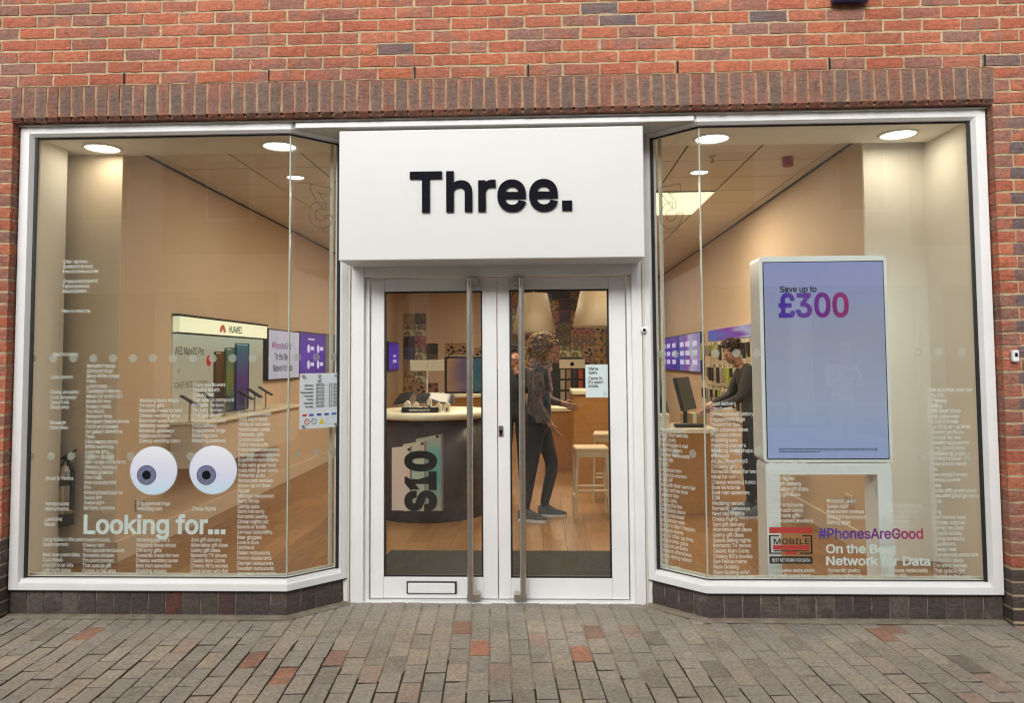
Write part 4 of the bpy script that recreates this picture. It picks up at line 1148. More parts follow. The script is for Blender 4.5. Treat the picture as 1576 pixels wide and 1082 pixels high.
# ------------------------------------------------------------------ shop shell
fl = MB().box(-4.6, 3.6, 0.39, BACK, -0.2, FZ - .012); fl.box(-4.6, CL, 0.13, 0.39, -0.2, FZ - .012); fl.box(CR, 3.6, 0.13, 0.39, -0.2, FZ - .012)
fl = fl.build('shop_floor', M['dark_gap']); tag(fl, 'oak plank floor of the shop', kind='structure')
pl_me = [bpy.data.meshes.new('plank') for _ in range(2)]
for k, L in enumerate((1.2, 0.6)):
    m_ = MB().bbox(-.0945, .0945, -L / 2 + .001, L / 2 - .001, -.012, 0, .0012)
    pl_me[k].from_pydata(m_.v, [], m_.f); pl_me[k].materials.append(M['plank']); pl_me[k].update()
fstuff = MB(); npk = 0
for i in range(-22, 19):
    x = (i + .5) * 0.19
    y = 0.14 + (0.37 * (i * 7 % 5)) % 1.2 - 0.6
    while y < BACK:
        yc = y + .6
        lim = 0.14 if (x < CL - .1 or x > CR + .1) else 0.40
        if yc + .6 > lim and x > -4.3:
            if y < lim:                                          # cut plank at the front
                fstuff.box(x - .0945, x + .0945, lim, y + 1.199, FZ - .012, FZ)
            elif yc < 4.2 and abs(x + .4) < 3.2 and npk < 120:
                o = inst('plank', pl_me[0], fl, (x, yc, FZ)); npk += 1
            else:
                fstuff.box(x - .0945, x + .0945, y + .001, min(BACK, y + 1.199), FZ - .012, FZ)
        y += 1.2
fstuff.build('plank_field', M['plank'], fl, kind='stuff')

def struct(name, mb, m, label=None): return tag(mb.build(name, m), label, kind='structure')
def wall_box(name, m, *b): return struct(name, MB().box(*b), m)
lw = struct('wall_left', MB().box(LW - .1, LW, 1.170, BACK, FZ, 3.4), M['tan_wall'])
wall_box('wall_left_front', mat('tan_lightened', (0.86, 0.72, 0.55), 0.75, var=0.03, scale=2), -4.6, LW - .001, 1.165, 1.30, FZ, 3.4)  # tan lightened in the colour to offset weak light on this wall
wall_box('wall_left_return', M['white_paint'], -3.69, -3.605, 0.125, 1.03, FZ, 3.4)
wall_box('wall_left_outer', M['tan_wall'], -4.7, -4.6, 0.1, 1.3, FZ, 3.4)
rwl = wall_box('wall_right', M['tan_wall'], RW, RW + .1, 1.33, BACK, FZ, 3.4)
wall_box('wall_right_nib', M['white_paint'], RW - .002, 3.0, 1.30, 1.33, FZ, 3.4)
wall_box('wall_right_return', M['white_paint'], 2.93, 3.03, 0.10, 1.30, FZ, 3.4)
wall_box('wall_back', M['tan_wall'], -4.6, 3.6, BACK, BACK + .1, -.1, 3.4)
struct('window_soffit', MB().box(-4.7, 3.1, 0.36, 1.2, SOF, 3.45).box(-4.7, CL - .03, 0.09, 0.36, SOF, 3.45).box(CR + .03, 3.1, 0.09, 0.36, SOF, 3.45), M['white_paint'])
struct('front_lining', MB().box(-4.7, XL - .001, .09, .12, -.1, 3.4).box(XR + .001, 3.6, .09, .098, -.1, 3.4).box(XL, XR, 0.09, 0.12, 3.03, SOF).box(CL, CR, .09, .36, 3.04, SOF + .01), M['white_paint'])
ce = struct('ceiling', MB().box(-4.7, 3.6, 1.15, BACK + .1, CEIL + .012, CEIL + .2), M['dark_gap'], 'suspended ceiling of square tiles')
tm = bpy.data.meshes.new('tile')
m_ = MB().bbox(-.2925, .2925, -.2925, .2925, 0, .012, .002); tm.from_pydata(m_.v, [], m_.f); tm.materials.append(M['ceil_tile']); tm.update()
PANELS = [(1.49, 3.88), (-0.9, 3.3), (0.3, 3.3), (-0.9, 6.3), (0.3, 6.3), (-0.9, 9.4), (0.3, 9.4)]  # first panel is visible; the others are added unseen to light the room
xs = [-2.566 - .3 + .6 * k for k in range(0, 5)] + [1.49 - .6 * k for k in range(0, 3)] + [2.09]
xs = sorted(set(round(x, 3) for x in xs))
for x in xs:
    for k in range(-1, 18):
        y = 2.3 + .6 * k
        if y > BACK - .25 or x - .29 < LW: continue
        if x > 1.4 and x < 1.6 and 3.2 < y < 4.5: continue
        if x > 1.9: pass
        inst('tile', tm, ce, (x, y, CEIL + rnd.uniform(0, .001)))
MB().box(LW, -2.566 - .602, 1.2, BACK, CEIL, CEIL + .012).box(2.392, RW, 1.2, BACK, CEIL, CEIL + .012).box(-.163, -.0, 1.2, BACK, CEIL + .001, CEIL + .012).build('tile_edge_strip', M['ceil_tile'], ce)
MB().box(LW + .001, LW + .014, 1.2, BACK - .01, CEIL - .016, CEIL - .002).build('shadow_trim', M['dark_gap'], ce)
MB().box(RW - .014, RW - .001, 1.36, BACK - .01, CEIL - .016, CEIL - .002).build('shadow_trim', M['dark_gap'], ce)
sk = empty('skirting', (LW, 3, FZ), kind='structure')
MB().bbox(LW + .001, LW + .018, 1.15, BACK - .01, FZ, FZ + .16, .003).build('skirting_board', M['skirt'], sk, origin=(LW, 3, FZ))
MB().bbox(-4.5, LW + .018, 1.147, 1.164, FZ, FZ + .16, .003).build('skirting_board', M['skirt'], sk, origin=(LW - .5, 1.15, FZ))
MB().bbox(RW - .018, RW - .001, 1.31, BACK - .01, FZ, FZ + .16, .003).build('skirting_board', M['skirt'], sk, origin=(RW, 3, FZ))

# ------------------------------------------------------------------ lamps
def area(name, loc, sx, sy, w, parent, col=WARM, shape='RECTANGLE', spread=math.pi):
    L = bpy.data.lights.new(name, 'AREA'); L.shape = shape; L.size = sx; L.size_y = sy; L.energy = w; L.color = col; L.spread = spread
    o = bpy.data.objects.new(name, L); COL.objects.link(o); o.parent = parent; o.location = Vector(loc) - parent.location
    return o
def downlight(x, y, z, r, w, label):
    d = empty('downlight', (x, y, z), label, 'downlight', 'round ceiling downlights')
    MB().lathe((x, y, z), [(r, -.001), (r + .004, -.012), (r + .022, -.010), (r + .026, 0)], 36).build('ring', M['white_gloss'], d, origin=(x, y, z))
    MB().lathe((x, y, z), [(0, -.004), (r, -.004)], 36).build('diffuser', M['lamp'], d, origin=(x, y, z))
    area('lamp', (x, y, z - .016), 2 * r, 2 * r, w, d, shape='DISK')
W1 = 2.1
downlight(-3.30, 0.97, SOF, 0.115, W1 * 0.45, 'bright round downlight by the left window edge')
downlight(-1.955, 1.0, SOF, 0.115, W1, 'bright round downlight just behind the left glass joint')
downlight(1.265, 1.0, SOF, 0.115, W1, 'bright round downlight just behind the right glass joint')
downlight(2.60, 0.98, SOF, 0.115, W1, 'bright round downlight near the right window edge')
downlight(-2.27, 2.34, CEIL, 0.075, 2.5, 'smaller yellowish downlight in the tiles beyond the left pane')
downlight(1.455, 2.39, CEIL, 0.075, 2.5, 'smaller yellowish downlight in the tiles beyond the right pane')
for k, (x, y) in enumerate(PANELS):
    d = empty('ceiling_panel_light', (x, y, CEIL), 'yellowish rectangular ceiling light seen through the right window' if k == 0 else 'rectangular ceiling light hidden behind the sign box', 'ceiling light', 'ceiling panel lights')
    MB().box(x - .297, x + .297, y - .597, y + .597, CEIL - .004, CEIL + .004).build('diffuser', M['panel_lamp'], d, origin=(x, y, CEIL))
    area('lamp', (x, y, CEIL - .02), .58, 1.18, 27, d)

# ------------------------------------------------------------------ ceiling fittings
c = (2.11, 1.93, CEIL)
al = empty('alarm_sounder', c, 'small red alarm sounder under the ceiling tiles', 'alarm')
MB().lathe(c, [(.0, 0), (.045, 0), (.048, -.012), (.04, -.02), (.046, -.028), (.046, -.075), (.03, -.085), (0, -.086)], 24).build('body', M['red'], al, origin=c)
c = (1.46, 1.86, CEIL)
sp_ = empty('sprinkler_head', c, 'tiny sprinkler head under the ceiling tiles', 'sprinkler')
MB().lathe(c, [(.0, 0), (.035, 0), (.033, -.006), (.01, -.01), (.008, -.05), (.022, -.052), (.022, -.056), (0, -.057)], 16).build('body', M['steel'], sp_, origin=c)

# ------------------------------------------------------------------ left wall: display bay, wall screens
LX = LW + 0.002
def lwx(px, py, dxx=0.0): return atX(px, py, LX + dxx)
UY = EY                                                         # writing on the left wall runs away from the street
bay = empty('phone_display_bay', (LW, 3.12, 1.0), 'lit wall display bay with a green-white header and big phone pictures', 'display')
MB().box(LX, LX + .06, 2.02, 4.17, 1.815, 1.955).build('header_lightbox', M['lightbox'], bay, origin=(LX, 2.02, 1.815))
MB().box(LX, LX + .012, 2.02, 4.17, 1.03, 1.80).build('back_panel', M['lightbox2'], bay, origin=(LX, 2.02, 1.03))
MB().box(LX, LX + .065, 2.0, 4.19, 1.955, 1.975).box(LX, LX + .06, 2.02, 4.17, 1.80, 1.814).build('dark_edge', M['dark_gap'], bay, origin=(LX, 2, 1.0))
MB().bbox(LX, LX + .34, 1.98, 4.75, 1.00, 1.03, .004).build('shelf', M['cream'], bay, origin=(LX, 2, 1.0))
MB().box(LX, LX + .30, 2.0, 4.6, 0.62, 0.998).build('cupboard', M['skirt'], bay, origin=(LX, 2, .62))
mb = MB(); lay(mb, 'HUAWEI', .13, (LX + .0625, 3.08, 1.848), EY, EZ, bold=.010, track=-.01, sx=.9); build_flat(mb, 'header_word', M['ink'], bay)
mb = MB()
for k in range(8):
    t = math.radians(8 + 164 * k / 7); c = Vector((LX + .0625, 2.93, 1.845))
    d = Vector((0, -math.cos(t), math.sin(t))); s_ = Vector((0, math.sin(t), math.cos(t)))
    mb.add([c + d * .012, c + d * .06 + s_ * .012, c + d * .082, c + d * .06 - s_ * .012], [(0, 1, 2, 3)])
build_flat(mb, 'header_emblem', M['logo_red'], bay)
for wd, cap_, zz, ye, bo in (('HUAWEI Mate20 Pro', .068, 1.615, 2.62, .004), ('HIGHER INTELLIGENCE', .055, 1.315, 2.70, -.004), ('A', .04, 1.45, 2.12, 0)):
    mb = lay(MB(), wd, cap_ / CAPH, (LX + .016, ye, zz), EY, EZ, bold=bo, align='R', track=-.01, sx=.85)
    mb.f = [f for f in mb.f if all(mb.v[i][1] > 2.025 for i in f)]; mb.mi = [0] * len(mb.f)
    build_flat(mb, 'display_words', M['ink'], bay, origin=(LX + .016, 2.3, zz), kind='stuff')
mb = disc(MB(), (LX + .017, 2.72, 1.56), .055, EY, EZ, 24); build_flat(mb, 'red_roundel', M['logo_red'], bay)
M['ph_a'] = grad_mat('phone_bronze', [(0, (0.05, 0.025, 0.01)), (1, (0.16, 0.08, 0.03))], 'Z', .25)
M['ph_b'] = grad_mat('phone_green', [(0, (0.06, 0.13, 0.17)), (.5, (0.20, 0.24, 0.06)), (1, (0.10, 0.22, 0.20))], 'Z', .25)
M['ph_c'] = grad_mat('phone_twilight', [(0, (0.04, 0.06, 0.22)), (.45, (0.12, 0.06, 0.30)), (1, (0.05, 0.22, 0.36))], 'Z', .25)
for p0_, p1_, pt, m_, dd in ((329.5, 346, 541, 'ph_a', .03), (346, 363, 535, 'ph_b', .05), (362, 381, 528, 'ph_c', .07)):
    t0_, t1_ = atX(p0_, pt, LX + dd), atX(p1_, pt + 2, LX + dd); y0, y1, z0, z1 = t0_.y, t1_.y, 1.04, t0_.z
    MB().bbox(LX + dd, LX + dd + .015, y0, y1, z0, z1, .02).build('phone_cutout', M[m_], bay, origin=(LX + dd, y0, z0))
for k, (px, py) in enumerate(((292, 617), (322, 612), (346, 610), (378, 608), (392, 605), (409, 602))):
    q = atX(px, py, LX + .22)
    ph = empty('display_phone', (q.x, q.y, 1.03), ('first', 'second', 'third', 'fourth', 'fifth', 'sixth')[k] + ' black demo phone from the window on the display bay shelf', 'phone', 'demo phones on the wall shelf')
    MB().tube((q.x, q.y, 1.03), (q.x, q.y, q.z - .005), .008, n=10).tube((q.x, q.y, 1.03), (q.x, q.y, 1.036), .035, n=18).build('stand', M['steel'], ph, origin=(q.x, q.y, 1.03))
    b = MB().bbox(-.088, .088, -.045, .045, -.007, .007, .005).build('handset', M['black'], ph, local=True)
    b.location = (0, 0, q.z - 1.03); b.rotation_euler = (0, math.radians(33), math.radians(rnd.uniform(-12, 12)))
def wall_screen(name, X, y0, y1, z0, z1, m_, label, sgn):
    s_ = empty(name, (X, (y0 + y1) / 2, z0), label, 'screen', 'wall screens')
    MB().bbox(min(X, X + sgn * .06), max(X, X + sgn * .06), y0, y1, z0, z1, .006).build('casing', M['black'], s_, origin=(X, y0, z0))
    MB().box(min(X + sgn * .0605, X + sgn * .063), max(X + sgn * .0605, X + sgn * .063), y0 + .014, y1 - .014, z0 + .014, z1 - .014).build('display', m_, s_, origin=(X, y0, z0))
    return s_
M['sc_white'] = screen_mat('screen_pale', [(0, (0.55, 0.52, 0.60)), (1, (0.62, 0.58, 0.66))], 0.6, 'Z')
M['sc_purple'] = screen_mat('screen_purple', [(0, (0.06, 0.02, 0.28)), (.5, (0.10, 0.03, 0.42)), (1, (0.05, 0.02, 0.24))], 0.6, 'Z', .6)
M['sc_dark'] = screen_mat('screen_picture', [(0, (0.10, 0.07, 0.06)), (.5, (0.20, 0.15, 0.13)), (1, (0.10, 0.10, 0.12))], 0.6, 'Z', 1.2)
M['sc_mix'] = screen_mat('screen_poster', [(0, (0.30, 0.22, 0.5)), (.4, (0.5, 0.46, 0.6)), (.6, (0.25, 0.05, 0.35)), (1, (0.08, 0.14, 0.45))], 0.6, 'Y', .8)
t1 = wall_screen('wall_screen', LX, 4.22, 5.36, 1.325, 1.935, M['sc_white'], 'pale wall screen with the hashtag and network words', 1)
mb = MB(); lay(mb, '#PhonesAreGood', .155, (LX + .066, 4.32, 1.70), EY, EZ, bold=.01, sx=.82); 
mb2 = MB(); lay(mb2, 'On the Best', .16, (LX + .066, 4.40, 1.565), EY, EZ, bold=.01); mb3 = lay(MB(), 'Network for Data', .155, (LX + .066, 4.36, 1.43), EY, EZ, bold=.01, sx=.88); build_flat(mb3, 'screen_words', M['ink'], t1)
M['purple_text_y'] = grad_mat('purple_ink_wall', [(0, (0.35, 0.01, 0.2)), (1, (0.10, 0.02, 0.4))], 'Y')
build_flat(mb, 'screen_words', M['purple_text_y'], t1); build_flat(mb2, 'screen_words', M['ink'], t1)
t2 = wall_screen('wall_screen', LX, 5.37, 6.55, 1.335, 1.945, M['sc_purple'], 'purple wall screen with pale round icons', 1)
mb = MB()
for y, z in ((5.75, 1.72), (5.75, 1.5), (6.2, 1.72), (6.2, 1.5)): disc(mb, (LX + .066, y, z), .06, EY, EZ, 20); rect(mb, (LX + .066, y + .09, z - .02), EY * .16, EZ * .05)
rect(mb, (LX + .066, 5.72, 1.84), EY * .3, EZ * .02)
build_flat(mb, 'screen_icons', mat('icon_pale', (0.6, 0.6, 0.8), .5, var=0, emit=(.5, .5, .8), estr=.4), t2, kind='stuff')
wall_screen('wall_screen', LX, 6.56, 7.72, 1.34, 1.95, M['sc_dark'], 'wall screen with a dim street picture, third from the window', 1)
t4 = wall_screen('wall_screen', LX, 11.25, 12.42, 1.335, 1.945, M['sc_purple'], 'purple wall screen near the back wall, seen through the left door', 1)
mb = MB(); rect(mb, (LX + .066, 11.75, 1.62), EY * .3, EZ * .05); rect(mb, (LX + .066, 11.7, 1.5), EY * .4, EZ * .07); build_flat(mb, 'screen_words', bpy.data.materials['icon_pale'], t4, kind='stuff')
RX = RW - .002
M['sc_mix2'] = M['sc_mix']
t5 = wall_screen('wall_screen', RX, 7.2, 9.0, 1.33, 1.96, M['sc_mix'], 'pale purple poster screen on the right wall, nearer one', -1)
t6 = wall_screen('wall_screen', RX, 9.05, 10.9, 1.33, 1.96, M['sc_purple'], 'purple poster screen on the right wall, farther one', -1)
for t_, ys in ((t5, (7.5, 8.1, 8.6)), (t6, (9.4, 10.0, 10.5))):
    mb = MB()
    for y in ys:
        for z in (1.45, 1.6, 1.75): rect(mb, (RX - .066, y + .3, z), EY * -.36, EZ * .08)
    build_flat(mb, 'screen_words', bpy.data.materials['icon_pale'], t_, kind='stuff')

for nm, X_, sg_, px, py, lb in (('wall_socket', LX, 1, 216, 775, 'white double socket low on the left wall'), ('wall_socket', RW - .002, -1, 1308, 770, 'double socket low on the right wall seen under the totem')):
    q = atX(px, py, X_)
    w_ = empty(nm, q, lb, 'socket', 'wall sockets')
    MB().bbox(min(X_, X_ + sg_ * .012), max(X_, X_ + sg_ * .012), q.y - .075, q.y + .075, q.z - .045, q.z + .045, .003).build('plate', M['skirt'], w_, origin=q)
    for dy in (-.036, .036):
        MB().box(min(X_ + sg_ * .012, X_ + sg_ * .0135), max(X_ + sg_ * .012, X_ + sg_ * .0135), q.y + dy - .02, q.y + dy + .02, q.z - .025, q.z + .02).build('outlet', M['grey'], w_, origin=q)

# fire extinguisher in the niche
c = Vector((at(100.5, 750, 1.085).x, 1.085, 0.33))
ex = empty('fire_extinguisher', c, 'steel fire extinguisher with black handle hung in the left niche', 'extinguisher')
MB().lathe(c, [(0, 0), (.058, 0), (.062, .02), (.062, .40), (.05, .44), (.022, .462), (.018, .48), (0, .481)], 28).build('cylinder', M['ext_body'], ex, origin=c)
MB().lathe(c, [(.0635, .09), (.0635, .0)], 28).build('base_band', M['black'], ex, origin=c)
MB().lathe(c, [(.0632, .36), (.0632, .30)], 28).build('label_band', M['black'], ex, origin=c)
MB().obox(c + Vector((-.05, -.012, .49)), (.12, 0, .0), (0, .024, 0), (0, 0, .014)).obox(c + Vector((-.02, -.012, .50)), (.10, 0, .055), (0, .024, 0), (0, 0, .012)).tube(c + Vector((0, 0, .46)), c + Vector((0, 0, .52)), .014).build('handle', M['black'], ex, origin=c)
MB().tube(c + Vector((.02, -.02, .50)), c + Vector((.075, -.02, .40)), .011).tube(c + Vector((.075, -.02, .40)), c + Vector((.07, -.02, .12)), .011, .014).build('hose', M['black'], ex, origin=c)

# ------------------------------------------------------------------ digital totem in the right window
TY = 0.20
tot = empty('digital_totem', (at(1270, 800, TY).x, TY, FZ), 'tall white digital totem with a blue-lilac screen on an open base', 'digital sign')
a, b = at(1175, 712, TY), at(1364, 392.5, TY)
x0, x1, z0, z1 = a.x, b.x, a.z, b.z
def rbox(x0, x1, y0, y1, z0, z1, r, n=5):                        # box with rounded corners in the x-z plane
    pts = []
    for cx, cz, a0 in ((x1 - r, z1 - r, 0), (x0 + r, z1 - r, 90), (x0 + r, z0 + r, 180), (x1 - r, z0 + r, 270)):
        for k in range(n + 1):
            t = math.radians(a0 + 90 * k / n); pts.append((cx + r * math.cos(t), cz + r * math.sin(t)))
    N = len(pts)
    vs = [(x, y0, z) for x, z in pts] + [(x, y1, z) for x, z in pts]
    return MB().add(vs, [tuple(range(N)), tuple(range(2 * N - 1, N - 1, -1))] + [(k, N + k, N + (k + 1) % N, (k + 1) % N) for k in range(N)])
rbox(x0, x1, TY, TY + .21, z0, z1, .03).build('head_casing', M['white_gloss'], tot, origin=(x0, TY, z0))
sa_, sb_ = at(1187, 707.5, TY - .003), at(1364, 707.5, TY - .003)
sx0, sx1 = x0 + .028, x1 - .027
sz0, sz1 = z0 + .025, z1 - .040
MB().box(sx0 - .006, sx1 + .006, TY - .004, TY + .001, sz0 - .006, sz1 + .006).build('bezel', M['black'], tot, origin=(x0, TY, z0))
M['sc_totem'] = screen_mat('totem_screen', [(0, (0.30, 0.37, 0.62)), (.3, (0.35, 0.39, 0.54)), (.62, (0.33, 0.35, 0.46)), (1, (0.27, 0.30, 0.58))], 0.64, 'Z', .12)
scr = MB().box(sx0, sx1, TY - .0065, TY - .0042, sz0, sz1).build('display', M['sc_totem'], tot, origin=(sx0, TY, sz0))
TTY = TY - .009
def ttext(s, px0, px1, py, size, m_, bold, tr):
    o = fit_text(s, px0, px1, py, size, m_, tot, 'screen_words', bold, tr, TTY)
    return o
ttext('Save up to', 1200, 1257, 449.5, .036, M['ink'], .021, -.005)
M['price_ink'] = grad_mat('price_gradient', [(0, (0.05, 0.010, 0.33)), (.35, (0.09, 0.010, 0.30)), (.7, (0.18, 0.006, 0.20)), (1, (0.28, 0.006, 0.11))], 'X')
pn = M['price_ink'].node_tree
pb = pn.nodes['Principled BSDF']; pn.links.new(pb.inputs['Base Color'].links[0].from_socket, pb.inputs['Emission Color']); pb.inputs['Emission Strength'].default_value = .06
ttext('£300', 1198, 1307, 487.5, .140, M['price_ink'], .027, -.004)
mb = MB()
for k, (py, xe) in enumerate(((691.5, 1350), (694, 1348), (696.5, 1262))):
    q = at(1199, py, TTY); e = at(xe, py, TTY); xx = q.x
    while xx < e.x:
        w = rnd.uniform(.006, .028); rect(mb, (xx, TTY, q.z), EX * w, EZ * .0045); xx += w + .004
build_flat(mb, 'small_print', M['ink'], tot)
lx0, lx1 = x0 + .012, at(1374, 780, TY).x
rbox(lx0, lx0 + .085, TY + .002, TY + .20, FZ, z0 - .02, .02).build('leg', M['white_gloss'], tot, origin=(lx0, TY, FZ))
rbox(lx1 - .085, lx1, TY + .002, TY + .20, FZ, z0 - .02, .02).build('leg', M['white_gloss'], tot, origin=(lx1, TY, FZ))
rbox(lx0 + .002, lx1 - .002, TY + .003, TY + .199, z0 - .075, z0 - .005, .018).build('crossbar', M['white_gloss'], tot, origin=(lx0, TY, z0))
rbox(lx0 + .086, lx1 - .086, TY + .003, TY + .199, FZ, FZ + .10, .01).build('foot_bar', M['white_gloss'], tot, origin=(lx0, TY, FZ))

# ------------------------------------------------------------------ things behind the doors
# door mat
mt = empty('entrance_mat', (-0.33, 1.05, FZ), 'dark grey entrance mat inside the doors', 'mat')
MB().bbox(-1.22, 0.60, 0.42, 1.53, FZ + .001, FZ + .012, .003).build('pile', M['mat'], mt, origin=(-.33, 1, FZ))
# round drum table with the phone graphic
DC = Vector((-1.12, 3.13, FZ)); DR = 0.55
dt = empty('drum_table', DC, 'round dark drum table with a pale top and big phone graphic', 'display table')
MB().lathe(DC, [(0, .0), (DR, 0), (DR, .93), (0, .93)], 56).build('drum', M['drum'], dt, origin=DC)
MB().lathe(DC, [(0, .95), (DR + .02, .95), (DR + .045, .965), (DR + .05, .985), (DR + .045, 1.01), (DR + .02, 1.02), (0, 1.02)], 56).build('table_top', M['cream'], dt, origin=DC)
MB().lathe(DC, [(DR - .02, .93), (DR - .02, .95)], 48).build('shadow_band', M['dark_gap'], dt, origin=DC)
def drum_pt(px, py, r):                                          # where the sight line meets the drum of radius r
    d = ray(px, py); o = CAM - DC
    A = d.x ** 2 + d.y ** 2; B = 2 * (d.x * o.x + d.y * o.y); C_ = o.x ** 2 + o.y ** 2 - r * r
    t = (-B - math.sqrt(max(0, B * B - 4 * A * C_))) / (2 * A)
    return CAM + d * t
def drum_patch(x0, x1, y0, y1, r, name, m_, slope=0, nx=8):
    mb = MB(); vs = []
    for k in range(nx + 1):
        px = x0 + (x1 - x0) * k / nx
        vs += [drum_pt(px, y0 - slope * (px - x0), r), drum_pt(px, y1, r)]
    mb.add(vs, [(2 * k, 2 * k + 1, 2 * k + 3, 2 * k + 2) for k in range(nx)])
    return build_flat(mb, name, m_, dt, origin=vs[0])
M['ph1'] = grad_mat('graphic_phone_rose', [(0, (0.62, 0.52, 0.46)), (.5, (0.66, 0.50, 0.44)), (1, (0.66, 0.56, 0.47))], 'Z', .4)
M['ph2'] = grad_mat('graphic_phone_cream', [(0, (0.45, 0.40, 0.30)), (.5, (0.40, 0.50, 0.42)), (1, (0.62, 0.50, 0.36))], 'Z', .4)
M['ph3'] = grad_mat('graphic_phone_teal', [(0, (0.40, 0.38, 0.30)), (.4, (0.10, 0.38, 0.33)), (.75, (0.16, 0.42, 0.38)), (1, (0.50, 0.42, 0.32))], 'Z', .4)
M['ph_edge'] = mat('graphic_phone_edge', (0.22, 0.17, 0.16), .35, var=.05)
drum_patch(640, 682, 676, 786.5, DR + .002, 'phone_graphic', M['ph3'], .20)
drum_patch(678.5, 682.2, 668, 786.5, DR + .003, 'phone_graphic_edge', M['ph_edge'])
drum_patch(620, 657, 684, 787, DR + .004, 'phone_graphic', M['ph2'], .16)
drum_patch(653, 656.5, 679, 787, DR + .005, 'phone_graphic_edge', M['ph_edge'])
drum_patch(603, 634, 689, 786, DR + .006, 'phone_graphic', M['ph1'], .08)
drum_patch(630.5, 634, 687, 787, DR + .007, 'phone_graphic_edge', M['ph_edge'])
t = lay(MB(), 'S10', 1.0, (0, 0, 0), EX, EZ, bold=.05, track=-.01)
w = max(v[0] for v in t.v); hgt = max(v[2] for v in t.v)
vs = [drum_pt(622 + (1 - v[2] / hgt) * 46, 787 - v[0] / w * 93, DR + .0095) for v in t.v]
# lettering turned on its side: reads upwards
vs = [drum_pt(668 - (v[2] / hgt) * 47 if False else 622 + (1 - v[2] / hgt) * 46, 787 - (v[0] / w) * 93, DR + .0095) for v in t.v]
mb = MB().add(vs, t.f); build_flat(mb, 'graphic_letters', M['ink'], dt, origin=vs[0])
for px, py in ((629, 692), (650, 683), (673, 672)):
    q = drum_pt(px, py, DR + .010); mb = disc(MB(), q, .014, EX, EZ, 16); build_flat(mb, 'camera_dot', M['ink'], dt, origin=q)
DT = FZ + 1.02
def on_z(px, py, Z):
    d = ray(px, py); return CAM + d * ((Z - CAM.z) / d.z)
q = at(646, 632, DC.y - DR + .09)
sg = empty('product_sign', (q.x, q.y, DT), 'black nameplate block on the drum table edge', 'sign')
MB().bbox(q.x - .175, q.x + .175, q.y, q.y + .03, DT, DT + .052, .003).build('block', M['black'], sg, origin=(q.x, q.y, DT))
mb = MB(); lay(mb, 'SAMSUNG GALAXY S10', .026, (q.x, q.y - .002, DT + .02), EX, EZ, bold=.02, align='C'); build_flat(mb, 'nameplate_words', M['vinyl'], sg, origin=(q.x, q.y - .002, DT + .02))
for k, (px, w, h, rot, lb) in enumerate(((622, .20, .17, -.5, 'black demo tablet tilted left on the drum table'), (651, .14, .14, .0, 'slim grey demo phone in the middle of the drum table'), (680, .26, .15, .25, 'wide dark demo tablet tilted on the drum table'))):
    yb = DC.y - .22 + .05 * k
    q = at(px, 613, yb)
    tb = empty('demo_tablet', (q.x, yb, DT), lb, 'tablet', 'demo devices on the drum table')
    MB().tube((q.x, yb + .05, DT), (q.x, yb + .05, q.z - .02), .012, n=10).tube((q.x, yb + .05, DT), (q.x, yb + .05, DT + .008), .05, n=18).build('stand', M['steel'], tb, origin=(q.x, yb, DT))
    s_ = MB().bbox(-w / 2, w / 2, -h / 2, h / 2, -.006, .006, .005).build('slate', M['black'], tb, local=True)
    s_.location = (0, 0, q.z - DT); s_.rotation_euler = (math.radians(38), rot * .3, rot)
    p_ = MB().box(-w / 2 + .012, w / 2 - .012, -h / 2 + .012, h / 2 - .012, .0062, .0075).build('tablet_screen', M['far_glass'], s_, local=True)
for k, (px, w, h) in enumerate(((627, .062, .115), (640, .055, .10), (661, .045, .15), (675, .06, .09), (688, .055, .10))):
    yb = DC.y - .38 + (.04 if k % 2 else 0)
    q = at(px, 625, yb)
    hs = empty('model_house', (q.x, yb, DT), ('leftmost tiny cream model house on the drum table', 'second tiny cream model house from the left on the table', 'tallest tiny cream model tower at the sign pole', 'fourth tiny cream model house from the left on the table', 'rightmost tiny cream model house on the drum table')[k], 'model house', 'model houses on the drum table')
    MB().add([(q.x + sx * w / 2, yb + sy * .025, DT + z) for z in (0, h * .75) for sx, sy in ((-1, -1), (1, -1), (1, 1), (-1, 1))] + [(q.x, yb - .025, DT + h), (q.x, yb + .025, DT + h)],
             [(0, 1, 5, 4), (1, 2, 6, 5), (2, 3, 7, 6), (3, 0, 4, 7), (4, 5, 8), (6, 7, 9), (5, 6, 9, 8), (7, 4, 8, 9)]).build('walls', M['cream'], hs, origin=(q.x, yb, DT))
    MB().box(q.x - .008, q.x + .008, yb - .0265, yb - .024, DT + .01, DT + h * .45).build('door', M['dark_gap'], hs, origin=(q.x, yb, DT))
q = at(657.5, 563, DC.y - .10)
ps_ = empty('pole_sign', (q.x, DC.y - .10, DT), 'white board on a thin pole above the drum table', 'sign')
MB().tube((q.x, DC.y - .1, DT), (q.x, DC.y - .1, q.z), .007, n=10).tube((q.x, DC.y - .1, DT), (q.x, DC.y - .1, DT + .01), .04, n=16).build('pole', M['cream'], ps_, origin=(q.x, DC.y - .1, DT))
MB().bbox(q.x - .17, q.x + .17, DC.y - .115, DC.y - .10, q.z - .05, q.z + .055, .003).build('board', M['cream'], ps_, origin=q)
mb = MB(); lay(mb, '3', .06, (q.x, DC.y - .117, q.z - .02), EX, EZ, align='C', bold=0); build_flat(mb, 'board_mark', M['grey'], ps_, origin=q)

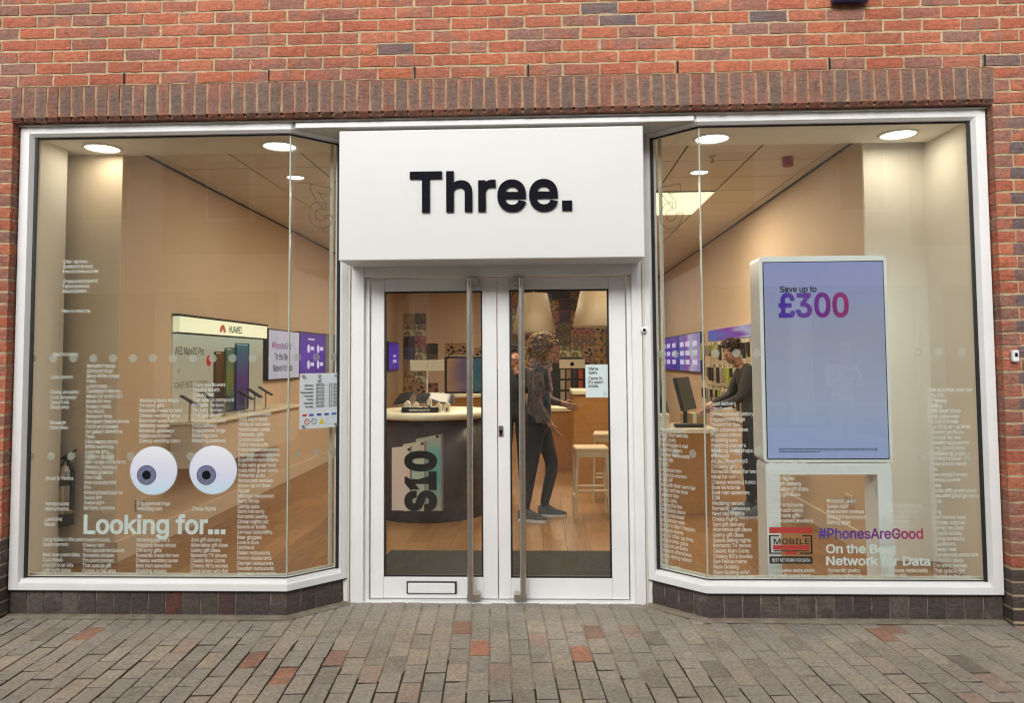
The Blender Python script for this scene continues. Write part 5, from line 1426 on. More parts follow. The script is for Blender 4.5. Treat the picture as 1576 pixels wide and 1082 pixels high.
# service counters
def counter(name, x0, x1, y0, y1, h, label, m_='wood'):
    c_ = empty(name, ((x0 + x1) / 2, (y0 + y1) / 2, FZ), label, 'counter')
    MB().box(x0, x1, y0, y1, FZ, h - .05).build('body', M[m_], c_, origin=(x0, y0, FZ))
    MB().bbox(x0 - .02, x1 + .02, y0 - .02, y1 + .02, h - .05, h, .006).build('worktop', M['cream'], c_, origin=(x0, y0, h))
    return c_
a = at(700, 610, 7.0)
counter('service_counter', at(655, 640, 6.6).x, at(779, 640, 6.6).x, 6.6, 7.3, at(700, 607, 6.6).z, 'long wood counter with cream top behind the drum table')
counter('service_desk', at(883, 640, 4.6).x, at(883, 640, 4.6).x + 1.05, 4.6, 5.3, at(900, 601, 4.6).z, 'tall wood desk with cream top behind the stools')
counter('low_cabinet', at(838, 660, 5.9).x, at(880, 660, 5.9).x, 5.9, 6.4, at(850, 628, 5.9).z, 'low wood cabinet behind the curly haired customer')
# big framed monitor behind the drum
a, b = at(684, 606, 6.75), at(762, 548, 6.75)
mo = empty('framed_monitor', ((a.x + b.x) / 2, 6.75, a.z), 'black framed monitor with an arched picture on the rear counter', 'monitor')
MB().bbox(a.x, b.x, 6.75, 6.80, a.z, b.z, .008).build('case', M['black'], mo, origin=a)
M['arch_pic'] = screen_mat('arch_picture', [(0, (0.25, 0.12, 0.05)), (.35, (0.10, 0.05, 0.08)), (.6, (0.02, 0.07, 0.08)), (1, (0.02, 0.05, 0.06))], .7, 'X', .5)
MB().box(a.x + .04, b.x - .03, 6.745, 6.7505, a.z + .03, b.z - .03).build('picture', M['arch_pic'], mo, origin=a)
MB().box((a.x + b.x) / 2 - .1, (a.x + b.x) / 2 + .1, 6.78, 6.9, at(700, 607, 6.6).z, a.z + .02).build('foot', M['black'], mo, origin=a)
mb = MB()
cx_ = at(709, 553, 6.74)
for k in range(16):
    t0, t1 = math.pi * k / 16, math.pi * (k + 1) / 16
    mb.add([cx_ + Vector((r * math.cos(t), 0, .62 * r * math.sin(t))) for r, t in ((.21, t0), (.21, t1), (.19, t1), (.19, t0))], [(0, 1, 2, 3)])
mb.build('arch_wire', M['black'], mo, origin=cx_)

# pendant shades
def pendant(px, w0, w1, py0, py1, Y, label):
    cb = at(px, py1, Y); ct = at(px, py0, Y)
    p_ = empty('pendant_lamp', (cb.x, Y, cb.z), label, 'pendant lamp', 'cream pendant shades')
    k = (Y + 4.614) / FPX
    MB().lathe((cb.x, Y, cb.z), [(w1 * k, 0), (w1 * k, .02), (w0 * k, ct.z - cb.z), (.03, ct.z - cb.z + .005)], 40).build('shade', M['shade'], p_, origin=cb)
    MB().lathe((cb.x, Y, cb.z), [(0, .03), (w1 * k * .97, .03)], 32).build('diffuser', M['lamp_soft'], p_, origin=cb)
    MB().tube((cb.x, Y, ct.z), (cb.x, Y, CEIL), .006, n=8).build('cord', M['cream'], p_, origin=ct)
M['lamp_soft'] = lamp_mat('pendant_diffuser', (1.0, .8, .5), 0.6)
pendant(822, 21, 33, 452, 512, 5.2, 'cream pendant shade above the curly haired customer')
pendant(925, 30, 43, 442, 503, 4.8, 'cream pendant shade above the service desk')

# stools
def stool(x, y, zt, label, rz=0):
    s_ = empty('bar_stool', (x, y, FZ), label, 'stool', 'pale stools at the desk')
    s_.rotation_euler = (0, 0, rz)
    MB().bbox(-.165, .165, -.15, .15, zt - FZ - .045, zt - FZ, .018).build('seat', M['stool_wood'], s_, local=True)
    for sx in (-1, 1):
        for sy in (-1, 1):
            MB().tube((sx * .14, sy * .125, zt - FZ - .04), (sx * .165, sy * .15, 0), .017, .014, n=10).build('leg', M['stool_wood'], s_, local=True)
    for q in (((-.157, -.141, .26), (.157, -.141, .26)), ((-.157, .141, .26), (.157, .141, .26)), ((-.158, -.141, .19), (-.158, .141, .19)), ((.158, -.141, .19), (.158, .141, .19))):
        MB().tube(q[0], q[1], .013, n=10).build('crossbar', M['stool_wood'], s_, local=True)
    # curved lip under the seat
    MB().box(-.15, .15, -.147, -.135, zt - FZ - .09, zt - FZ - .03).build('apron', M['stool_wood'], s_, local=True)
q = at(909, 690, 2.95); stool(q.x, 2.95, q.z + .02, 'nearer pale stool in front of the service desk', .05)
q = at(937, 668, 3.75); stool(q.x, 3.75, q.z + .02, 'farther pale stool half hidden by the door stile', -.1)

# photo collage on the back wall
PAL = [(0.24, 0.12, 0.05), (0.04, 0.025, 0.02), (0.16, 0.12, 0.03), (0.02, 0.015, 0.02), (0.18, 0.04, 0.03), (0.08, 0.065, 0.055), (0.34, 0.22, 0.10), (0.04, 0.03, 0.06), (0.03, 0.05, 0.06), (0.07, 0.09, 0.03), (0.012, 0.01, 0.01), (0.10, 0.06, 0.035), (0.36, 0.10, 0.10)]
def pic_mat(k):
    m, n, l, b = new_mat('collage_picture_%d' % k)
    r = random.Random(k * 13)
    tc = n.new('ShaderNodeTexCoord')
    mp = n.new('ShaderNodeMapping'); mp.inputs['Location'].default_value = (k * 3.7, k * 1.3, k * 2.1); mp.inputs['Rotation'].default_value = (0, r.uniform(0, 3), 0)
    l.new(tc.outputs['Generated'], mp.inputs[0])
    vo = n.new('ShaderNodeTexNoise') if k % 3 else n.new('ShaderNodeTexVoronoi')
    vo.inputs['Scale'].default_value = r.uniform(1.6, 5.5)
    if k % 3: vo.inputs['Detail'].default_value = 1.0; vo.inputs['Distortion'].default_value = r.uniform(0, 2.5)
    l.new(mp.outputs[0], vo.inputs['Vector'])
    c = [r.choice(PAL) for _ in range(4)]
    rp = ramp(n, [(0.22, tuple(q * 1.5 for q in c[0])), (.42, tuple(q * 1.5 for q in c[1])), (.52, tuple(q * 1.8 for q in c[2])), (.72, tuple(min(.6, q * 3.2) for q in c[3]))])
    l.new(vo.outputs[0], rp.inputs[0])
    l.new(rp.outputs[0], b.inputs['Base Color']); b.inputs['Roughness'].default_value = .5
    l.new(rp.outputs[0], b.inputs['Emission Color']); b.inputs['Emission Strength'].default_value = 0.0
    return m
PM = [pic_mat(k) for k in range(14)]
col = empty('photo_collage', (0.2, BACK, 1.0), 'collage of small square photographs covering the back wall', 'wall art')
PS = 0.262
pme = []
for k in range(14):
    m_ = MB().box(-PS / 2 + .006, PS / 2 - .006, -.012, 0, -PS / 2 + .006, PS / 2 - .006)
    me = bpy.data.meshes.new('picture'); me.from_pydata(m_.v, [], m_.f); me.materials.append(PM[k]); me.update(); pme.append(me)
MB().box(at(786, 500, BACK).x, RW - .05, BACK - .006, BACK - .001, .9, 3.0).build('backing_board', mat('collage_backing', (.20, .16, .12), .7), col, origin=(1, BACK, 1))
def pic(x, z, s=1):
    o = inst('picture', pme[rnd.randrange(14)], col, (x, BACK - .010 - .0, z)); return o
c0 = at(630, 491, BACK)
left_cells = [(0, 0), (1, 0), (0, 1), (1, 1), (0, 2), (1, 2), (1, 3), (0, 3), (2, 2.6), (2, 3.6), (1, 4), (0, 4), (0, 5), (1, 5), (0, 6), (1, 6), (2, 6), (3.6, 2.6), (4.6, 2.6), (6.1, 3), (6.1, 4), (6.1, 5), (6.1, 6)]
for u, v in left_cells: pic(c0.x + u * PS, c0.z - v * PS)
r0 = at(797, 452, BACK)
for u in range(0, 13):
    for v in range(0, 9):
        x, z = r0.x + u * PS, r0.z - v * PS
        if x + PS / 2 < RW - .02: pic(x, z)
# accessories rack with cases
a, b = at(851, 662, BACK - .35), at(907, 550, BACK - .35)
rk = empty('case_rack', ((a.x + b.x) / 2, BACK - .3, a.z), 'black rack of phone cases below the photo collage', 'rack')
YR = BACK - .30
MB().box(a.x, b.x, YR, YR + .05, a.z - .9, b.z - .12).build('panel', M['black'], rk, origin=(a.x, YR, a.z))
h0, h1 = at(861, 567, YR - .02), at(900, 553, YR - .02)
MB().box(h0.x, h1.x, YR - .02, YR + .03, h0.z, h1.z).build('header', M['cream'], rk, origin=h0)
mb = disc(MB(), ((h0.x + h1.x) / 2, YR - .022, (h0.z + h1.z) / 2 - .008), .045, EX, EZ, 20)
mb.add([((h0.x + h1.x) / 2 + x_, YR - .022, (h0.z + h1.z) / 2 + z_) for x_, z_ in ((.004, .045), (.03, .075), (.022, .04))], [(0, 1, 2)])
build_flat(mb, 'header_emblem', M['ink'], rk, origin=h0)
CC = [(0.45, 0.40, 0.30), (0.35, 0.22, 0.14), (0.04, 0.05, 0.05), (0.45, 0.08, 0.04)]
for i in range(4):
    cm = mat('case_colour_%d' % i, CC[i], .4, var=.1)
    for j in range(4):
        q = at(866 + i * 9.2, 576 + j * 17, YR - .03)
        MB().bbox(q.x - .05, q.x + .05, YR - .04, YR - .015, q.z - .10, q.z + .10, .012).build('phone_case', cm, rk, origin=q)

# right wall accessory shelves and the desk with monitors
shx = RW - .004
shf = empty('accessory_shelves', (shx, 5.2, FZ), 'wall bay of hanging accessories behind the bending salesman', 'shelving')
ya, yb_ = atX(1160, 600, shx - .1).y, atX(1086, 600, shx - .1).y
MB().box(shx - .03, shx - .001, ya - 1.0, yb_, .75, 1.95).build('back_panel', M['cream'], shf, origin=(shx, ya, .7))
MB().box(shx - .05, shx - .031, ya - 1.0, yb_, 1.80, 1.95).build('header_strip', M['sc_mix'], shf, origin=(shx, ya, 1.8))
for z in (1.76, 1.46, 1.16): MB().tube((shx - .06, ya - 1.0, z), (shx - .06, yb_, z), .008, n=8).build('peg_rail', M['steel'], shf, origin=(shx, ya, z))
AC = [(0.02, 0.02, 0.02), (0.02, 0.02, 0.02), (0.30, 0.28, 0.25), (0.06, 0.03, 0.025), (0.34, 0.40, 0.05), (0.03, 0.04, 0.06), (0.25, 0.18, 0.11)]
acm = [mat('pack_colour_%d' % k, c_, .4, var=.1) for k, c_ in enumerate(AC)]
for z in (1.76, 1.46, 1.16):
    y = ya - .95
    while y < yb_ - .1:
        w = rnd.uniform(.05, .10); h = rnd.uniform(.11, .21); xo_ = rnd.uniform(0, .05)
        pk = MB().bbox(shx - .14 - xo_, shx - .115 - xo_, y, y + w, z - .03 - h, z - .03, .006).build('accessory_pack', rnd.choice(acm), shf, origin=(shx - .2, y, z))
        MB().box(shx - .129 - xo_, shx - .127 - xo_, y + .01, y + w - .01, z - .03, z + .012).build('header_card', M['cream'], pk, origin=(shx - .13, y, z))
        y += w + rnd.uniform(.04, .12)
cy_ = 3.05
q0, q1 = at(1004, 660, cy_), at(1093, 660, cy_)
dk = counter('till_desk', q0.x - .25, q1.x + .05, cy_, cy_ + .65, q0.z, 'wood till desk with monitors beside the bending salesman')
DZ = q0.z
def monitor(px, py, Y, rz, w, h, label):
    q = at(px, py, Y)
    m_ = empty('till_monitor', (q.x, Y, DZ), label, 'monitor', 'till monitors'); m_.rotation_euler = (0, 0, rz)
    c_ = MB().bbox(-w / 2, w / 2, -.02, .02, -h / 2, h / 2, .008).build('case', M['black'], m_, local=True); c_.location = (0, 0, q.z - DZ); c_.rotation_euler = (math.radians(-14), 0, 0)
    MB().box(-w / 2 + .015, w / 2 - .015, .0202, .0215, -h / 2 + .015, h / 2 - .015).build('panel', M['far_glass'], c_, local=True)
    MB().tube((0, .0, .0), (0, 0, q.z - DZ), .022, n=12).bbox(-.1, .1, -.08, .08, 0, .015, .004).build('stand', M['black'], m_, local=True)
monitor(1054, 606, cy_ + .25, math.radians(62), .42, .34, 'tilted black till monitor seen from behind on the desk')
monitor(1018, 612, cy_ + .4, math.radians(75), .40, .36, 'black till monitor at the left end of the desk')
q = at(1062, 632, cy_ + .15)
kb = empty('card_reader', (q.x, cy_ + .15, DZ), 'black card reader lying on the till desk', 'card reader')
MB().bbox(q.x - .16, q.x + .14, cy_ + .08, cy_ + .20, DZ + .001, DZ + .035, .006).build('case', M['black'], kb, origin=(q.x, cy_, DZ))
MB().box(q.x - .12, q.x - .02, cy_ + .10, cy_ + .17, DZ + .035, DZ + .039).build('keypad', M['grey'], kb, origin=(q.x, cy_, DZ))
q = at(1068, 620, cy_ + .42)
pc = empty('parcel_stack', (q.x, cy_ + .42, DZ), 'tan cardboard box on the till desk behind the monitor', 'box')
MB().bbox(q.x - .12, q.x + .12, cy_ + .40, cy_ + .58, DZ, DZ + .12, .004).build('carton', mat('cardboard', (.42, .27, .13), .8), pc, origin=(q.x, cy_, DZ))
MB().box(q.x - .02, q.x + .02, cy_ + .398, cy_ + .582, DZ - .0, DZ + .1215).build('tape', M['cream'], pc, origin=(q.x, cy_, DZ))
q = at(1017, 645, cy_ + .1)
wb = empty('white_box', (q.x, cy_ + .1, DZ), 'small white phone box at the left end of the till desk', 'box')
MB().bbox(q.x - .1, q.x + .08, cy_ + .05, cy_ + .17, DZ, DZ + .14, .004).build('carton', M['cream'], wb, origin=(q.x, cy_, DZ))
MB().box(q.x - .1005, q.x + .0805, cy_ + .0495, cy_ + .1705, DZ + .10, DZ + .104).build('lid_seam', M['grey'], wb, origin=(q.x, cy_, DZ))

# ------------------------------------------------------------------ people
def skin_mesh(name, joints, edges, radii, zones, root, subdiv=2):
    """continuous body grown over a skeleton; each face takes the material of its nearest bone"""
    names = list(joints)
    me = bpy.data.meshes.new(name)
    me.from_pydata([joints[k] for k in names], [(names.index(a), names.index(b)) for a, b in edges], [])
    o = bpy.data.objects.new(name, me)
    COL.objects.link(o)
    o.modifiers.new('skin', 'SKIN')
    lay_ = me.skin_vertices[0] if me.skin_vertices else None
    for i, k in enumerate(names):
        r = radii[k]
        lay_.data[i].radius = r if isinstance(r, tuple) else (r, r)
        lay_.data[i].use_root = (k == root)
    ss = o.modifiers.new('sub', 'SUBSURF'); ss.levels = subdiv; ss.render_levels = subdiv
    bpy.context.view_layer.update()
    dg = bpy.context.evaluated_depsgraph_get()
    me2 = bpy.data.meshes.new_from_object(o.evaluated_get(dg))
    COL.objects.unlink(o); bpy.data.objects.remove(o); bpy.data.meshes.remove(me)
    mats, idx = [], {}
    for z in zones.values():
        if z not in idx: idx[z] = len(mats); mats.append(z)
    me2.materials.clear()
    for z in mats: me2.materials.append(M[z])
    segs = [(Vector(joints[a]), Vector(joints[b]), zones[(a, b)]) for a, b in edges]
    for f in me2.polygons:
        c = f.center; best, bz = 9, 0
        for a, b, z in segs:
            ab = b - a; t = max(0, min(1, (c - a).dot(ab) / max(1e-9, ab.length_squared)))
            dd = (c - (a + ab * t)).length
            if dd < best: best, bz = dd, idx[z]
        f.material_index = bz; f.use_smooth = True
    me2.name = name
    return me2
def hand(J, E, R, Z, side, wrist, d, palm_n, curl=.5):
    d = Vector(d).normalized(); n = Vector(palm_n).normalized(); l = d.cross(n).normalized()
    w = Vector(wrist); p = w + d * .05
    J['palm' + side] = p; R['palm' + side] = (.030, .018); E.append(('wrist' + side, 'palm' + side)); Z[E[-1]] = 'skin'
    for k, (off, L) in enumerate(((-.027, .062), (-.009, .075), (.009, .080), (.026, .070))):
        a = p + d * .035 + l * off; b = a + (d * math.cos(curl) + n * math.sin(curl)) * L * .5; c = b + (d * math.cos(curl * 2) + n * math.sin(curl * 2)) * L * .5
        for q, v, r in ((1, a, .0095), (2, b, .0085), (3, c, .007)):
            nm = 'f%d%d%s' % (k, q, side); J[nm] = v; R[nm] = r
            E.append((('palm' + side) if q == 1 else 'f%d%d%s' % (k, q - 1, side), nm)); Z[E[-1]] = 'skin'
    a = p - d * .01 + l * .036; b = a + (d * .6 + l * .5 + n * .4).normalized() * .035; c = b + (d + n * .5).normalized() * .028
    for q, v, r in ((1, a, .011), (2, b, .0095), (3, c, .008)):
        nm = 't%d%s' % (q, side); J[nm] = v; R[nm] = r
        E.append((('palm' + side) if q == 1 else 't%d%s' % (q - 1, side), nm)); Z[E[-1]] = 'skin'
def person(loc, label, P, top, bottom, hair, hair_kind, face, look, shoes='shoe', top_arm=None):
    """P: joint positions relative to loc; face: direction the face looks"""
    top_arm = top_arm or top
    root = empty('person', loc, label, 'person')
    J = {k: Vector(v) for k, v in P.items()}
    fd = Vector(face).normalized()
    hc = J['head']
    upv = (hc - J['neck']).normalized()
    J['skull'] = hc + upv * .035 - fd * .015
    J['crown'] = hc + upv * .092 - fd * .012
    J['jaw'] = hc - upv * .055 + fd * .045
    J['chin'] = hc - upv * .095 + fd * .062
    J['nose'] = hc + fd * .085 - upv * .012
    J['nosetip'] = hc + fd * .112 - upv * .022
    R = dict(pelvis=(.145, .11), waist=(.125, .095), chest=(.150, .105), neckb=(.075, .065), neck=.052, head=(.072, .078), skull=(.078, .086), crown=(.058, .066), jaw=(.052, .052), chin=(.026, .024), nose=.019, nosetip=.012)
    E, Z = [], {}
    def e(a, b, z): E.append((a, b)); Z[(a, b)] = z
    e('pelvis', 'waist', top); e('waist', 'chest', top); e('chest', 'neckb', top); e('neckb', 'neck', 'skin'); e('neck', 'head', 'skin'); e('head', 'skull', 'skin'); e('skull', 'crown', 'skin'); e('head', 'jaw', 'skin'); e('jaw', 'chin', 'skin'); e('head', 'nose', 'skin'); e('nose', 'nosetip', 'skin')
    for s in 'LR':
        R.update({'sh' + s: .068, 'el' + s: .050, 'wrist' + s: .032, 'hip' + s: (.095, .095), 'kn' + s: .066, 'an' + s: .046, 'toe' + s: .036})
        e('chest', 'sh' + s, top); e('sh' + s, 'el' + s, top_arm); e('el' + s, 'wrist' + s, top_arm)
        e('pelvis', 'hip' + s, bottom); e('hip' + s, 'kn' + s, bottom); e('kn' + s, 'an' + s, bottom); e('an' + s, 'toe' + s, shoes)
        hand(J, E, R, Z, s, J['wrist' + s], J['wrist' + s] - J['el' + s], fd - Vector((0, 0, .2)))
    me = skin_mesh('body', J, E, R, Z, 'pelvis')
    link('body', me, root, Vector((0, 0, 0)), local=True)
    for s in 'LR':
        a, t = J['an' + s], J['toe' + s]
        d = Vector((t.x - a.x, t.y - a.y, 0)).normalized(); l = Vector((-d.y, d.x, 0))
        heel = Vector((a.x, a.y, 0)) - d * .055
        prof = [(-.0, .034), (.05, .040), (.13, .042), (.20, .046), (.255, .036), (.275, .015)]
        vs, fs = [], []
        def ring(z, gr, cutf=1.0):
            k = len(vs)
            pts = [heel + d * x + l * (w * gr) for x, w in prof] + [heel + d * x - l * (w * gr) for x, w in reversed(prof)]
            for q in pts: vs.append((q.x, q.y, z))
            return k
        n_ = 12
        ring(.0, 1.0); ring(.028, 1.05)
        mbx = MB().add(vs, [tuple(range(n_ - 1, -1, -1)), tuple(range(n_, 2 * n_))] + [(i, (i + 1) % n_, n_ + (i + 1) % n_, n_ + i) for i in range(n_)])
        mbx.build('shoe_sole', M['shoe_sole'], root, local=True)
        vs.clear(); ring(.027, 1.0)
        k2 = len(vs)
        pts = [heel + d * x + l * (w * .82) for x, w in prof] + [heel + d * x - l * (w * .82) for x, w in reversed(prof)]
        hs = [.105, .105, .085, .062, .050, .045]
        for q, z in zip(pts, hs + hs[::-1]): vs.append((q.x, q.y, z))
        MB().add(vs, [tuple(range(n_, 2 * n_))] + [(i, (i + 1) % n_, n_ + (i + 1) % n_, n_ + i) for i in range(n_)], 0, True).build('shoe', M[shoes], root, local=True)
    # hair
    hb = MB(); r_ = random.Random(hash(label) % 1000 if False else len(label))
    side = upv.cross(fd).normalized()
    ico = bmesh.new(); bmesh.ops.create_icosphere(ico, subdivisions=1, radius=1.0)
    iv = [v.co.copy() for v in ico.verts]; jf = [tuple(v.index for v in f.verts) for f in ico.faces]; ico.free()
    ico = bmesh.new(); bmesh.ops.create_icosphere(ico, subdivisions=3, radius=1.0)
    bmesh.ops.delete(ico, geom=[v for v in ico.verts if (v.co.y > .30 and v.co.z < .55) or v.co.z < -.35], context='VERTS'); ico.verts.index_update()
    iv2 = [v.co.copy() for v in ico.verts]; jf2 = [tuple(v.index for v in f.verts) for f in ico.faces]; ico.free()
    n_, spread, size = {'curly': (900, 1.48, .0135), 'long': (420, 1.08, .018), 'short': (420, 1.0, .015)}[hair_kind]
    for k in range(n_):
        u = r_.uniform(-1, 1); t = r_.uniform(0, 2 * math.pi)
        v = (side * math.sqrt(1 - u * u) * math.cos(t) * .9 + fd * math.sqrt(1 - u * u) * math.sin(t) + upv * u)
        if v.dot(fd) > .45 and v.dot(upv) < .55: continue
        low = {'curly': -.75, 'long': -.8, 'short': -.25}[hair_kind]
        if v.dot(upv) < low: continue
        if v.dot(fd) > .15 and v.dot(upv) < -.2: continue
        c = hc + upv * .03 - fd * .012 + v * (.098 * spread * r_.uniform(.80, 1.10))
        s_ = size * r_.uniform(.6, 1.5)
        M3 = Matrix.Rotation(r_.uniform(0, 6), 3, 'Z') @ Matrix.Rotation(r_.uniform(0, 6), 3, 'X')
        hb.add([c + M3 @ Vector((q.x * s_ * 1.9, q.y * s_ * .8, q.z * s_ * .7)) for q in iv], jf, 0, True)
    k_ = .104 * (1.15 if hair_kind == 'curly' else 1.0)           # scalp cap under the locks
    hb.add([hc + upv * .035 - fd * .016 + (side * q.x * .86 + fd * q.y * .9 + upv * q.z * .92) * k_ for q in iv2 if True], jf2, 0, True)
    if hair_kind == 'long':
        for k in range(70):
            t = r_.uniform(-1.9, 1.9); c = hc - fd * (.07 * math.cos(t)) + side * (.09 * math.sin(t)) - upv * r_.uniform(.0, .26)
            s_ = .028
            hb.add([c + Vector((q.x * s_, q.y * s_, q.z * s_ * 2.0)) for q in iv], jf, 0, True)
    hb.build('hair', M[hair], root, local=True)
    # eyes, mouth
    for sx in (-1, 1):
        c = hc + fd * .078 + side * (sx * .031) + upv * .012
        MB().add([c + Vector((q.x * .011, q.y * .011, q.z * .008)) for q in iv], jf, 0, True).build('eye', M['ink'], root, local=True)
    c = hc + fd * .098 - upv * .058
    MB().add([c + side * (q.x * .022) + fd * (q.y * .006) + upv * (q.z * .006) for q in iv], jf, 0, True).build('mouth', M['logo_red'] if False else mat('lips', (.35, .12, .10), .5, var=0), root, local=True)
    for sx in (-1, 1):
        c = hc + side * (sx * .077) - fd * .01
        MB().add([c + side * (q.x * .012) + fd * (q.y * .018) + upv * (q.z * .030) for q in iv], jf, 0, True).build('ear', M['skin'], root, local=True)
    return root
# curly haired customer, seen side-on, weight on the back leg
person((at(833, 700, 2.78).x, 2.78, FZ), 'curly fair haired person in denim jacket and dark trousers inside the right door', dict(
    pelvis=(-.02, 0, .93), waist=(-.02, .0, 1.10), chest=(-.03, 0, 1.30), neckb=(-.01, 0, 1.44), neck=(.01, 0, 1.50), head=(.035, 0, 1.60),
    shL=(-.03, .165, 1.40), elL=(.03, .20, 1.14), wristL=(.20, .12, 1.09), shR=(-.02, -.165, 1.40), elR=(-.04, -.20, 1.12), wristR=(.07, -.19, .94),
    hipL=(.0, .085, .88), knL=(.11, .09, .49), anL=(.02, .11, .10), toeL=(.14, .11, .04),
    hipR=(-.04, -.085, .88), knR=(-.10, -.10, .49), anR=(-.16, -.10, .10), toeR=(-.04, -.14, .04)),
    'denim', 'jeans', 'hair_fair', 'curly', (1, .35, -.25), None, top_arm='plaid')
sc_ = [o for o in S.objects if o.name.startswith('person')][-1]
scarf = MB()
for j, (zz, rr) in enumerate(((1.425, .092), (1.455, .086), (1.485, .078))):
    pts = [Vector((.0 + rr * math.cos(t) * 1.0, rr * math.sin(t) * 1.05, zz + .012 * math.sin(3 * t + j * 2))) for t in [2 * math.pi * k / 18 for k in range(18)]]
    for k in range(18): scarf.tube(pts[k - 1], pts[k], .024 - .002 * j, n=8, caps=False)
scarf.tube((.06, -.07, 1.43), (.10, -.13, 1.22), .026, .020, n=8)
scarf.build('scarf', mat('pink_grey_scarf', (.34, .25, .26), .9, var=.5, scale=30), sc_, local=True)
# dark haired person facing the street, hand raised to the mouth
person((at(792, 700, 4.4).x, 4.4, FZ), 'dark haired person facing out with a hand raised to the mouth', dict(
    pelvis=(0, 0, .92), waist=(0, 0, 1.08), chest=(0, 0, 1.28), neckb=(0, 0, 1.41), neck=(0, -.01, 1.465), head=(0.0, -.02, 1.555),
    shL=(-.165, 0, 1.37), elL=(-.19, -.04, 1.11), wristL=(-.12, -.17, 1.02), shR=(.165, 0, 1.37), elR=(.17, -.12, 1.14), wristR=(.04, -.19, 1.36),
    hipL=(-.085, 0, .87), knL=(-.09, -.01, .48), anL=(-.09, .02, .10), toeL=(-.10, -.10, .04),
    hipR=(.085, 0, .87), knR=(.09, -.01, .48), anR=(.09, .02, .10), toeR=(.10, -.10, .04)),
    'dark_coat', 'jeans', 'hair_dark', 'long', (0, -1, -.05), None)
# salesman bending over the till desk
person((at(1146, 700, 2.95).x + .02, 2.95, FZ), 'brown haired salesman in charcoal jacket bending over the till desk', dict(
    pelvis=(.08, 0, .93), waist=(.07, 0, 1.10), chest=(.02, 0, 1.31), neckb=(-.04, 0, 1.44), neck=(-.075, 0, 1.49), head=(-.115, 0, 1.575),
    shL=(-.0, -.17, 1.40), elL=(-.10, -.22, 1.14), wristL=(-.31, -.13, 1.055), shR=(.01, .17, 1.40), elR=(-.09, .21, 1.15), wristR=(-.30, .12, 1.07),
    hipL=(.08, -.09, .88), knL=(.06, -.10, .49), anL=(.10, -.10, .10), toeL=(-.02, -.12, .04),
    hipR=(.08, .09, .88), knR=(.04, .10, .49), anR=(.06, .10, .10), toeR=(-.06, .12, .04)),
    'grey_jacket', 'jeans', 'hair_brown', 'short', (-1, -.12, -.55), None)

# passer-by on the paving, outside the picture but mirrored in the screen
M['pale_top'] = mat('pale_blue_top', (0.55, 0.66, 0.66), .85, var=.25, scale=14)
M['pale_jeans'] = mat('pale_jeans', (0.30, 0.36, 0.45), .85, var=.2)
person((4.0, -5.7, GZ), 'passer-by in pale blue top mirrored in the digital totem screen', dict(
    pelvis=(0, 0, .94), waist=(0, 0, 1.10), chest=(0, 0, 1.30), neckb=(0, 0, 1.44), neck=(0, .01, 1.495), head=(0.0, .03, 1.59),
    shL=(.165, 0, 1.40), elL=(.20, .10, 1.16), wristL=(.07, .28, 1.30), shR=(-.165, 0, 1.40), elR=(-.20, .10, 1.16), wristR=(-.07, .28, 1.30),
    hipL=(.085, 0, .88), knL=(.09, .01, .49), anL=(.09, -.02, .10), toeL=(.10, .10, .04),
    hipR=(-.085, 0, .88), knR=(-.09, .01, .49), anR=(-.09, -.02, .10), toeR=(-.10, .10, .04)),
    'pale_top', 'pale_jeans', 'hair_fair', 'long', (-.3, 1, -.05), None)

# ------------------------------------------------------------------ the other side of the street (mirrored in the glass)
ob = empty('opposite_building', (0, -13.5, GZ), 'brick building with pale shopfront across the street', 'building')
MB().box(-16, 16, -14.5, -13.5, GZ - .1, 7.6).build('wall', M['far_brick'], ob, origin=(0, -13.5, GZ))
M['far_white'] = mat('opposite_white', (0.78, 0.76, 0.71), .8, var=.06)
for x0_, x1_ in ((-12.5, -9.2), (-5.2, -1.4), (2.8, 8.6)):  # pale bays added to brighten the veil mirrored in the glass
    MB().box(x0_, x1_, -13.5, -13.36, 4.1, 7.4).build('added_pale_bay', M['far_white'], ob, origin=(x0_, -13.5, 4.1))
MB().bbox(-15.5, 15.5, -13.5, -13.15, 3.2, 4.1, .02).build('shop_fascia', M['render_cream'], ob, origin=(0, -13.5, 3.2))
MB().bbox(-16, 16, -13.55, -13.2, 7.4, 7.8, .03).build('cornice', M['render_cream'], ob, origin=(0, -13.5, 9.4))
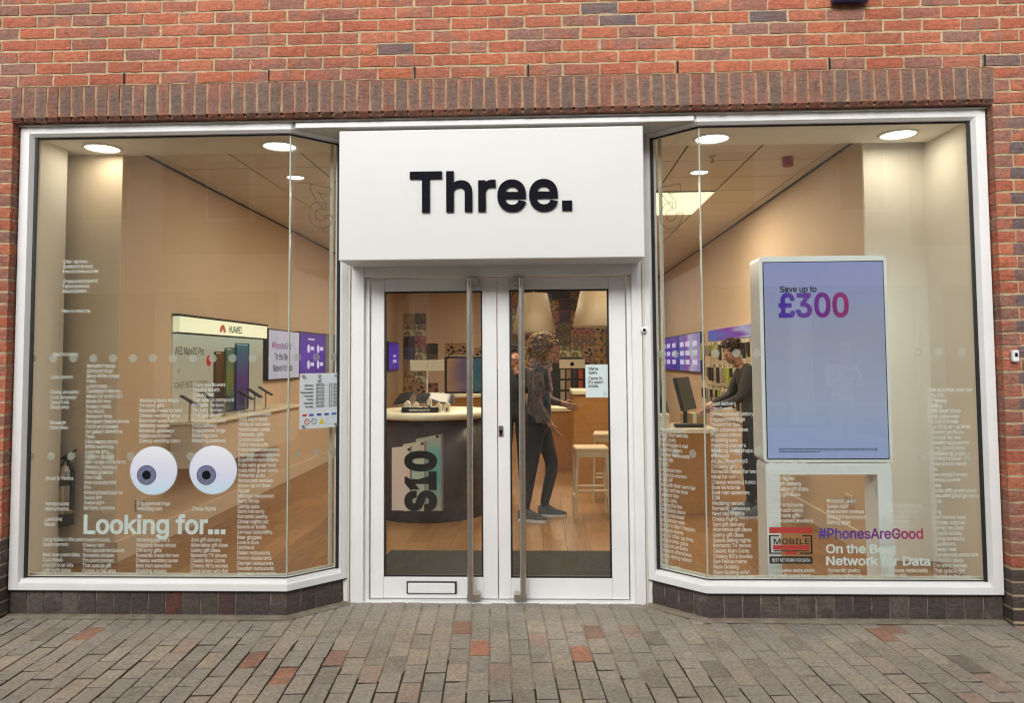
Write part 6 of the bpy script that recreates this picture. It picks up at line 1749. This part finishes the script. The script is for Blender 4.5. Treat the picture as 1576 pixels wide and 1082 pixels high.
for k in range(-5, 6):
    MB().bbox(k * 3.0 - .25, k * 3.0 + .25, -13.5, -13.25, GZ, 3.2, .02).build('pilaster', M['render_cream'], ob, origin=(k * 3.0, -13.5, GZ))
    if k < 5:
        f = MB().box(k * 3.0 + .3, k * 3.0 + 2.7, -13.49, -13.44, .5, 3.1).build('shop_pane', M['far_glass'], ob, origin=(k * 3.0, -13.5, .5))
        for z in (4.9,):
            f = MB().bbox(k * 3.0 + .9, k * 3.0 + 2.1, -13.5, -13.30, z, z + 1.6, .02).build('window', M['render_cream'], ob, origin=(k * 3.0 + 1.5, -13.45, z))
            MB().box(k * 3.0 + 1.0, k * 3.0 + 2.0, -13.298, -13.29, z + .1, z + 1.5).build('pane', M['far_glass'], f, origin=(k * 3.0 + 1.5, -13.41, z + .1))
bn = empty('street_bench', (-1.6, -10.2, GZ), 'dark slatted street bench across the paving', 'bench')
for k in range(4): MB().bbox(-2.5, -.7, -10.4 + k * .12, -10.31 + k * .12, .44, .47, .005).build('slat', M['bench_wood'], bn, origin=(-1.6, -10.4, .44))
for k in range(3): MB().bbox(-2.5, -.7, -10.47, -10.44, .58 + k * .13, .67 + k * .13, .005).build('slat', M['bench_wood'], bn, origin=(-1.6, -10.46, .6))
for x in (-2.3, -.9): MB().box(x - .03, x + .03, -10.45, -9.95, GZ, .44).box(x - .03, x + .03, -10.5, -10.47, GZ, .95).build('support', M['black'], bn, origin=(x, -10.2, GZ))
for X, Yp, nm in ((0.5, -9.8, 'bushy green shrub in a dark planter across the street'), (-3.6, -10.6, 'leafy green shrub in a dark planter beside the street bench')):
    pt = empty('planter', (X, Yp, GZ), nm, 'plant')
    MB().lathe((X, Yp, GZ), [(0, 0), (.34, 0), (.45, .6), (.48, .62), (.48, .68), (.42, .68), (.40, .6), (0, .6)], 28).build('pot', M['black'], pt, origin=(X, Yp, GZ))
    lv = MB()
    for k in range(1500):
        t = rnd.uniform(0, 2 * math.pi); u = rnd.uniform(-1, 1); rr = rnd.random() ** .4
        c = Vector((X, Yp, 1.25)) + Vector((math.cos(t) * math.sqrt(1 - u * u) * .62, math.sin(t) * math.sqrt(1 - u * u) * .62, u * .62)) * rr * (1 + .25 * math.sin(5 * t + 3 * u))
        a = Vector((rnd.gauss(0, 1), rnd.gauss(0, 1), rnd.gauss(0, 1))).normalized() * .06; b = a.orthogonal().normalized() * .028
        lv.add([c - a, c + b, c + a, c - b], [(0, 1, 2, 3)])
    build_flat(lv, 'foliage', M['leaf'], pt, origin=(X, Yp, 1.2))
    MB().tube((X, Yp, .6), (X + .05, Yp, 1.3), .04, .02).build('stem', M['bench_wood'], pt, origin=(X, Yp, .6))
